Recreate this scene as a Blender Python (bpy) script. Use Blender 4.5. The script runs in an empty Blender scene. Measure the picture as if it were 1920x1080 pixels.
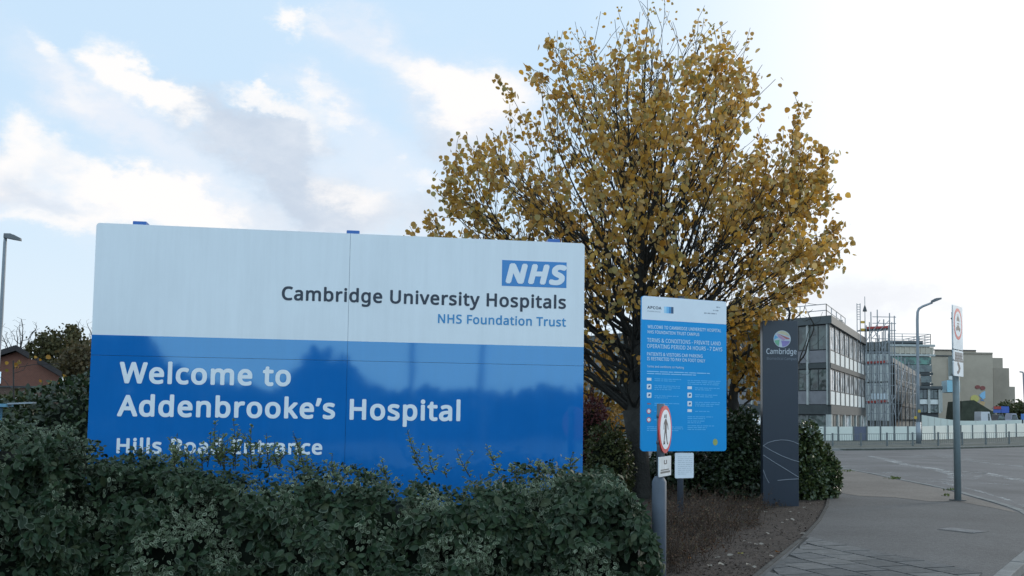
import bpy, bmesh, math, random, json
import numpy as np
from mathutils import Vector, Matrix, noise

S = bpy.context.scene
COL = S.collection
R = math.radians
rnd = random.Random(7)

# ------------------------------------------------------------------ camera
CAMH = 1.7
F = 1866.7                       # focal length in photo pixels (35 mm on 36 mm)
PX0, PY0 = 960.0, 648.0          # optical axis (photo is cropped off-centre)
PITCH = math.atan(127 / F)
ROLL = 0.0143
ex, ey, ez = Vector((1, 0, 0)), Vector((0, 1, 0)), Vector((0, 0, 1))
fw = (ey * math.cos(PITCH) + ez * math.sin(PITCH)).normalized()
up0 = (ez * math.cos(PITCH) - ey * math.sin(PITCH)).normalized()
rt = (ex * math.cos(ROLL) + up0 * math.sin(ROLL)).normalized()
up = rt.cross(fw).normalized()
EYE = Vector((0, 0, CAMH))
cam = bpy.data.cameras.new('camera')
cam.sensor_width = 36; cam.lens = 35
cam.shift_y = (PY0 - 540) / 1920
cam.clip_start = 0.1; cam.clip_end = 3000
co = bpy.data.objects.new('camera', cam); COL.objects.link(co)
co.matrix_world = Matrix(((rt.x, up.x, -fw.x, EYE.x), (rt.y, up.y, -fw.y, EYE.y), (rt.z, up.z, -fw.z, EYE.z), (0, 0, 0, 1)))
S.camera = co

def ray(px, py):
    return fw + rt * ((px - PX0) / F) + up * ((PY0 - py) / F)
def P(px, py, Y):                # point of the sight line at depth Y
    d = ray(px, py); return EYE + d * (Y / d.y)
def G(px, py, z=0.1):            # point of the sight line on the ground
    d = ray(px, py); return EYE + d * ((z - CAMH) / d.z)

# ------------------------------------------------------------------ sky + sun
SUN_EL, SUN_AZ = R(16), R(52)    # azimuth clockwise from +Y: low, ahead and to the right
EXPO = 0.0
sunv = Vector((math.sin(SUN_AZ) * math.cos(SUN_EL), math.cos(SUN_AZ) * math.cos(SUN_EL), math.sin(SUN_EL)))
W = bpy.data.worlds.new('World'); S.world = W; W.use_nodes = True
nt = W.node_tree; N = nt.nodes; L = nt.links
bg = N['Background']; bg.inputs[1].default_value = 0.1
sky = N.new('ShaderNodeTexSky'); sky.sky_type = 'NISHITA'; sky.sun_disc = False
sky.sun_elevation = SUN_EL; sky.sun_rotation = SUN_AZ
sky.air_density = 1.0; sky.dust_density = 1.5; sky.ozone_density = 1.0
def wm(op, a, b=None, c=None, clamp=False):
    n = N.new('ShaderNodeMath'); n.operation = op; n.use_clamp = clamp
    for i, v in enumerate((a, b, c)):
        if v is None: continue
        if isinstance(v, (int, float)): n.inputs[i].default_value = v
        else: L.new(v, n.inputs[i])
    return n.outputs[0]
def wmix(fac, a, b):
    n = N.new('ShaderNodeMix'); n.data_type = 'RGBA'
    if isinstance(fac, (int, float)): n.inputs[0].default_value = fac
    else: L.new(fac, n.inputs[0])
    for s, v in ((6, a), (7, b)):
        if isinstance(v, tuple): n.inputs[s].default_value = v + (1,)
        else: L.new(v, n.inputs[s])
    return n.outputs[2]
tc = N.new('ShaderNodeTexCoord')
sx = N.new('ShaderNodeSeparateXYZ'); L.new(tc.outputs['Generated'], sx.inputs[0])
AZ = wm('ARCTAN2', sx.outputs[0], sx.outputs[1])
EL = wm('ARCSINE', sx.outputs[2])
# wispy distortion of the cloud edges, in direction space
def wnoise(scale, detail, rough=0.6, off=0.0):
    m = N.new('ShaderNodeMapping'); L.new(tc.outputs['Generated'], m.inputs[0])
    m.inputs['Location'].default_value = (off, off * .7, off * 1.3); m.inputs['Scale'].default_value = (1, 1, 1.7)
    n = N.new('ShaderNodeTexNoise'); n.inputs['Scale'].default_value = scale; n.inputs['Detail'].default_value = detail
    n.inputs['Roughness'].default_value = rough; L.new(m.outputs[0], n.inputs['Vector']); return n.outputs['Fac']
n1 = wnoise(7, 8, .62); n2 = wnoise(7, 8, .62, 4.1); n3 = wnoise(3.2, 6, .6, 9.0); n4 = wnoise(16, 6, .65, 2.2)
AZd = wm('ADD', AZ, wm('MULTIPLY', wm('SUBTRACT', n1, .5), .20))
ELd = wm('ADD', EL, wm('MULTIPLY', wm('SUBTRACT', n2, .5), .14))
def dirpix(px, py):
    d = ray(px, py).normalized(); return math.atan2(d.x, d.y), math.asin(d.z)
def blobs(lst):
    tot = None
    for (px, py, rx, ry, ang, amp) in lst:
        a, e = dirpix(px, py); c, s = math.cos(R(ang)), math.sin(R(ang))
        u = wm('SUBTRACT', AZd, a); v = wm('SUBTRACT', ELd, e)
        uu = wm('MULTIPLY', wm('ADD', wm('MULTIPLY', u, c), wm('MULTIPLY', v, s)), F / rx)
        vv = wm('MULTIPLY', wm('SUBTRACT', wm('MULTIPLY', v, c), wm('MULTIPLY', u, s)), F / ry)
        r2 = wm('ADD', wm('MULTIPLY', uu, uu), wm('MULTIPLY', vv, vv))
        g = wm('MULTIPLY', wm('EXPONENT', wm('MULTIPLY', r2, -1.0)), amp)
        tot = g if tot is None else wm('ADD', tot, g)
    return tot
def sstep(x, lo, hi):
    n = N.new('ShaderNodeMapRange'); n.interpolation_type = 'SMOOTHSTEP'
    n.inputs['From Min'].default_value = lo; n.inputs['From Max'].default_value = hi; L.new(x, n.inputs[0]); return n.outputs[0]
white_b = blobs([(250, 140, 70, 45, -30, 1.1), (330, 185, 70, 35, -30, 1.0), (90, 115, 50, 18, -8, .55), (160, 185, 110, 25, -28, .5),
                 (565, 68, 40, 26, -30, .9), (640, 80, 60, 14, -20, .35), (500, 215, 60, 22, -35, .8), (590, 215, 50, 34, 35, .8), (505, 185, 20, 14, 0, .6),
                 (45, 265, 60, 45, -20, .8), (20, 330, 70, 40, -30, .5), (250, 365, 110, 40, -8, 1.1), (120, 425, 260, 26, 0, .75),
                 (370, 410, 130, 40, -15, .8), (640, 360, 90, 36, -35, .7), (790, 350, 70, 28, -10, .7), (715, 290, 28, 18, 0, .5), (850, 160, 110, 38, -15, .85),
                 (960, 190, 120, 60, 0, .75)])
grey_b = blobs([(430, 255, 90, 60, -40, .9), (540, 315, 120, 60, -30, 1.0), (640, 400, 150, 40, -25, .8), (830, 250, 100, 60, -25, .8), (800, 400, 70, 40, 0, .7),
                (40, 350, 120, 34, -20, .7), (1620, 570, 260, 45, 0, .75), (560, 410, 170, 30, 0, .35)])
# elsewhere (mostly behind the camera): broken cloud
front = sstep(sx.outputs[1], -.1, .45)
rand_c = wm('MULTIPLY', sstep(n3, .5, .68), wm('SUBTRACT', 1.0, front))
wmask = wm('MAXIMUM', sstep(wm('ADD', white_b, wm('MULTIPLY', wm('SUBTRACT', n4, .5), .8)), .18, .95), rand_c)
gmask = sstep(wm('ADD', grey_b, wm('MULTIPLY', wm('SUBTRACT', n4, .5), .6)), .02, 1.2)
# bright veil towards the sun
dp = N.new('ShaderNodeVectorMath'); dp.operation = 'DOT_PRODUCT'; L.new(tc.outputs['Generated'], dp.inputs[0]); dp.inputs[1].default_value = tuple(sunv)
veil = wm('MULTIPLY', sstep(dp.outputs['Value'], .68, .92), 1.0)
hz = wm('MULTIPLY', sstep(wm('MULTIPLY', EL, -1.0), -.30, -.02), .6)
base = wmix(.84, sky.outputs[0], (6.9, 9.0, 11.1))
soft_b = blobs([(120, 185, 150, 45, -25, .6), (300, 265, 150, 50, -30, .7), (700, 95, 150, 36, -12, .6), (900, 215, 150, 90, -10, .9), (690, 330, 190, 80, -20, .7), (470, 405, 300, 45, -5, .8), (90, 385, 190, 60, -10, .8), (600, 200, 90, 40, -20, .4)])
base = wmix(wm('MULTIPLY', sstep(wm('ADD', soft_b, wm('MULTIPLY', wm('SUBTRACT', n4, .5), .35)), .0, 1.1), .75), base, (9.1, 9.15, 9.7))
base = wmix(hz, base, (8.6, 9.4, 9.9))
gcol = wmix(sstep(wm('ADD', n3, wm('MULTIPLY', wm('SUBTRACT', n4, .5), .5)), .36, .64), (5.9, 6.7, 7.9), (7.3, 7.9, 8.8))
c1 = wmix(wm('MULTIPLY', gmask, .9), base, gcol)
c2 = wmix(wm('MULTIPLY', wmask, .92), c1, (10.4, 10.1, 9.9))
c3 = wmix(wm('MULTIPLY', veil, .93), c2, (11.5, 11.4, 11.3))
c4 = wmix(wm('MULTIPLY', wm('MULTIPLY', gmask, veil), .8), c3, (7.3, 7.6, 8.4))
back = sstep(wm('MULTIPLY', sx.outputs[1], -1.0), -.25, .35)        # sunlit sky opposite the sun
c5_ = wmix(wm('MULTIPLY', back, .85), c4, (11.2, 15.2, 18.6))
L.new(c5_, bg.inputs[0])
sl = bpy.data.lights.new('sun', 'SUN'); sl.energy = 1.4; sl.angle = R(12); sl.color = (1, .93, .83)
so = bpy.data.objects.new('sun', sl); COL.objects.link(so)
so.rotation_euler = sunv.to_track_quat('Z', 'Y').to_euler()
S.view_settings.view_transform = 'Standard'; S.view_settings.look = 'None'
S.view_settings.exposure = EXPO; S.view_settings.gamma = 1

# ------------------------------------------------------------------ materials
def newmat(name):
    m = bpy.data.materials.new(name); m.use_nodes = True
    return m, m.node_tree.nodes, m.node_tree.links, m.node_tree.nodes['Principled BSDF']
def M(name, col, rough=.6, spec=.5, var=.12, scale=6, bump=0., metal=0., fine=60):
    m, n, l, b = newmat(name)
    b.inputs['Roughness'].default_value = rough; b.inputs['Specular IOR Level'].default_value = spec; b.inputs['Metallic'].default_value = metal
    t = n.new('ShaderNodeTexCoord')
    x = n.new('ShaderNodeTexNoise'); x.inputs['Scale'].default_value = scale; x.inputs['Detail'].default_value = 6; x.inputs['Roughness'].default_value = .65
    l.new(t.outputs['Object'], x.inputs['Vector'])
    r = n.new('ShaderNodeValToRGB'); r.color_ramp.elements[0].position = .3; r.color_ramp.elements[1].position = .7
    r.color_ramp.elements[0].color = tuple(c * (1 - var) for c in col) + (1,); r.color_ramp.elements[1].color = tuple(min(1, c * (1 + var)) for c in col) + (1,)
    l.new(x.outputs['Fac'], r.inputs[0]); l.new(r.outputs[0], b.inputs['Base Color'])
    if bump:
        y = n.new('ShaderNodeTexNoise'); y.inputs['Scale'].default_value = fine; y.inputs['Detail'].default_value = 4; l.new(t.outputs['Object'], y.inputs['Vector'])
        bp = n.new('ShaderNodeBump'); bp.inputs['Strength'].default_value = bump; bp.inputs['Distance'].default_value = .02
        l.new(y.outputs['Fac'], bp.inputs['Height']); l.new(bp.outputs[0], b.inputs['Normal'])
    return m
def LEAF(name, cols, transl=.35, rough=.5, spec=.4, rim=None, rimw=(.45, .75), gloss_var=False):
    m, n, l, b = newmat(name)
    geo = n.new('ShaderNodeNewGeometry')
    r = n.new('ShaderNodeValToRGB'); r.color_ramp.interpolation = 'LINEAR'
    els = r.color_ramp.elements
    while len(els) < len(cols): els.new(.5)
    for i, c in enumerate(cols):
        els[i].position = i / max(1, len(cols) - 1); els[i].color = tuple(c) + (1,)
    l.new(geo.outputs['Random Per Island'], r.inputs[0])
    colr = r.outputs[0]
    t = n.new('ShaderNodeTexCoord'); x = n.new('ShaderNodeTexNoise'); x.inputs['Scale'].default_value = 40; l.new(t.outputs['Object'], x.inputs['Vector'])
    if rim is not None:
        a = n.new('ShaderNodeAttribute'); a.attribute_name = 'rim'
        ad = n.new('ShaderNodeMath'); ad.operation = 'MULTIPLY_ADD'; l.new(x.outputs['Fac'], ad.inputs[0]); ad.inputs[1].default_value = .55; l.new(a.outputs['Fac'], ad.inputs[2])
        # only part of the leaves carry a clear pale margin
        ri = n.new('ShaderNodeMath'); ri.operation = 'MULTIPLY_ADD'; l.new(geo.outputs['Random Per Island'], ri.inputs[0]); ri.inputs[1].default_value = -.5; l.new(ad.outputs[0], ri.inputs[2])
        mr = n.new('ShaderNodeMapRange'); mr.inputs['From Min'].default_value = rimw[0]; mr.inputs['From Max'].default_value = rimw[1]; l.new(ri.outputs[0], mr.inputs[0])
        mx = n.new('ShaderNodeMix'); mx.data_type = 'RGBA'; l.new(mr.outputs[0], mx.inputs[0]); l.new(colr, mx.inputs[6]); mx.inputs[7].default_value = tuple(rim) + (1,)
        colr = mx.outputs[2]
    l.new(colr, b.inputs['Base Color']); b.inputs['Roughness'].default_value = rough; b.inputs['Specular IOR Level'].default_value = spec
    tr = n.new('ShaderNodeBsdfTranslucent'); l.new(colr, tr.inputs[0])
    ms = n.new('ShaderNodeMixShader'); ms.inputs[0].default_value = transl
    l.new(b.outputs[0], ms.inputs[1]); l.new(tr.outputs[0], ms.inputs[2]); l.new(ms.outputs[0], n['Material Output'].inputs[0])
    return m
MT = {}
def mt(key, *a, **k):
    if key not in MT: MT[key] = M(key, *a, **k)
    return MT[key]

# ------------------------------------------------------------------ mesh helpers
class MB:
    def __init__(s): s.v = []; s.f = []; s.mi = []
    def face(s, pts, mi=0):
        b = len(s.v); s.v += [tuple(p) for p in pts]; s.f.append(list(range(b, b + len(pts)))); s.mi.append(mi)
    def prism(s, base, top, mi=0, side=None):          # two rings of equal length
        n = len(base); b = len(s.v); s.v += [tuple(p) for p in base] + [tuple(p) for p in top]
        s.f.append([b + i for i in range(n)][::-1]); s.mi.append(mi)
        s.f.append([b + n + i for i in range(n)]); s.mi.append(mi)
        for i in range(n):
            j = (i + 1) % n; s.f.append([b + i, b + j, b + n + j, b + n + i]); s.mi.append(mi if side is None else side)
    def box(s, o, u, v, w, mi=0):                       # corner o and three edge vectors
        o, u, v, w = Vector(o), Vector(u), Vector(v), Vector(w)
        if u.cross(v).dot(w) < 0: u, v = v, u
        s.prism([o, o + u, o + u + v, o + v], [o + w, o + u + w, o + u + v + w, o + v + w], mi)
    def cbox(s, c, sx, sy, sz, mi=0):                   # axis box, base centre c
        x, y, z = c; s.box((x - sx / 2, y - sy / 2, z), (sx, 0, 0), (0, sy, 0), (0, 0, sz), mi)
    def tube(s, pts, radii, n=8, mi=0, cap=True):
        pts = [Vector(p) for p in pts]
        if isinstance(radii, (int, float)): radii = [radii] * len(pts)
        b = len(s.v); ref = None
        for i, p in enumerate(pts):
            t = (pts[min(i + 1, len(pts) - 1)] - pts[max(i - 1, 0)]).normalized()
            if ref is None: ref = t.orthogonal().normalized()
            a = (ref - t * ref.dot(t)); a = a.normalized() if a.length > 1e-6 else t.orthogonal().normalized(); ref = a
            c = t.cross(a)
            for k in range(n):
                q = 2 * math.pi * k / n; s.v.append(tuple(p + (a * math.cos(q) + c * math.sin(q)) * radii[i]))
        for i in range(len(pts) - 1):
            for k in range(n):
                k2 = (k + 1) % n; s.f.append([b + i * n + k, b + i * n + k2, b + (i + 1) * n + k2, b + (i + 1) * n + k]); s.mi.append(mi)
        if cap:
            s.f.append([b + k for k in range(n)][::-1]); s.mi.append(mi)
            e = b + (len(pts) - 1) * n; s.f.append([e + k for k in range(n)]); s.mi.append(mi)
    def build(s, name, mats, parent=None, smooth=False, bevel=0.):
        me = bpy.data.meshes.new(name); me.from_pydata(s.v, [], s.f)
        for m in (mats if isinstance(mats, (list, tuple)) else [mats]): me.materials.append(m)
        me.polygons.foreach_set('material_index', s.mi)
        if smooth: me.polygons.foreach_set('use_smooth', [True] * len(me.polygons))
        me.update()
        if bevel:
            bm = bmesh.new(); bm.from_mesh(me); bmesh.ops.remove_doubles(bm, verts=bm.verts, dist=1e-5)
            bmesh.ops.bevel(bm, geom=[e for e in bm.edges if e.is_manifold and e.calc_face_angle(0) > .5], offset=bevel, segments=2, affect='EDGES', profile=.5)
            bm.to_mesh(me); bm.free()
        return link(name, me, parent)
def link(name, me, parent=None):
    o = bpy.data.objects.new(name, me); COL.objects.link(o)
    if parent is not None:
        o.parent = parent; o.matrix_parent_inverse = parent.matrix_world.inverted()
    return o
def tag(o, label, cat, group=None, kind=None):
    if label: o['label'] = label
    if cat: o['category'] = cat
    if group: o['group'] = group
    if kind: o['kind'] = kind
    return o
def thing(name, label, cat, loc=(0, 0, 0), group=None, kind=None):
    o = bpy.data.objects.new(name, None); COL.objects.link(o); o.location = loc; o.empty_display_size = .2
    o.matrix_world = Matrix.Translation(Vector(loc))
    return tag(o, label, cat, group, kind)
def structure(o): o['kind'] = 'structure'; return o

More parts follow.
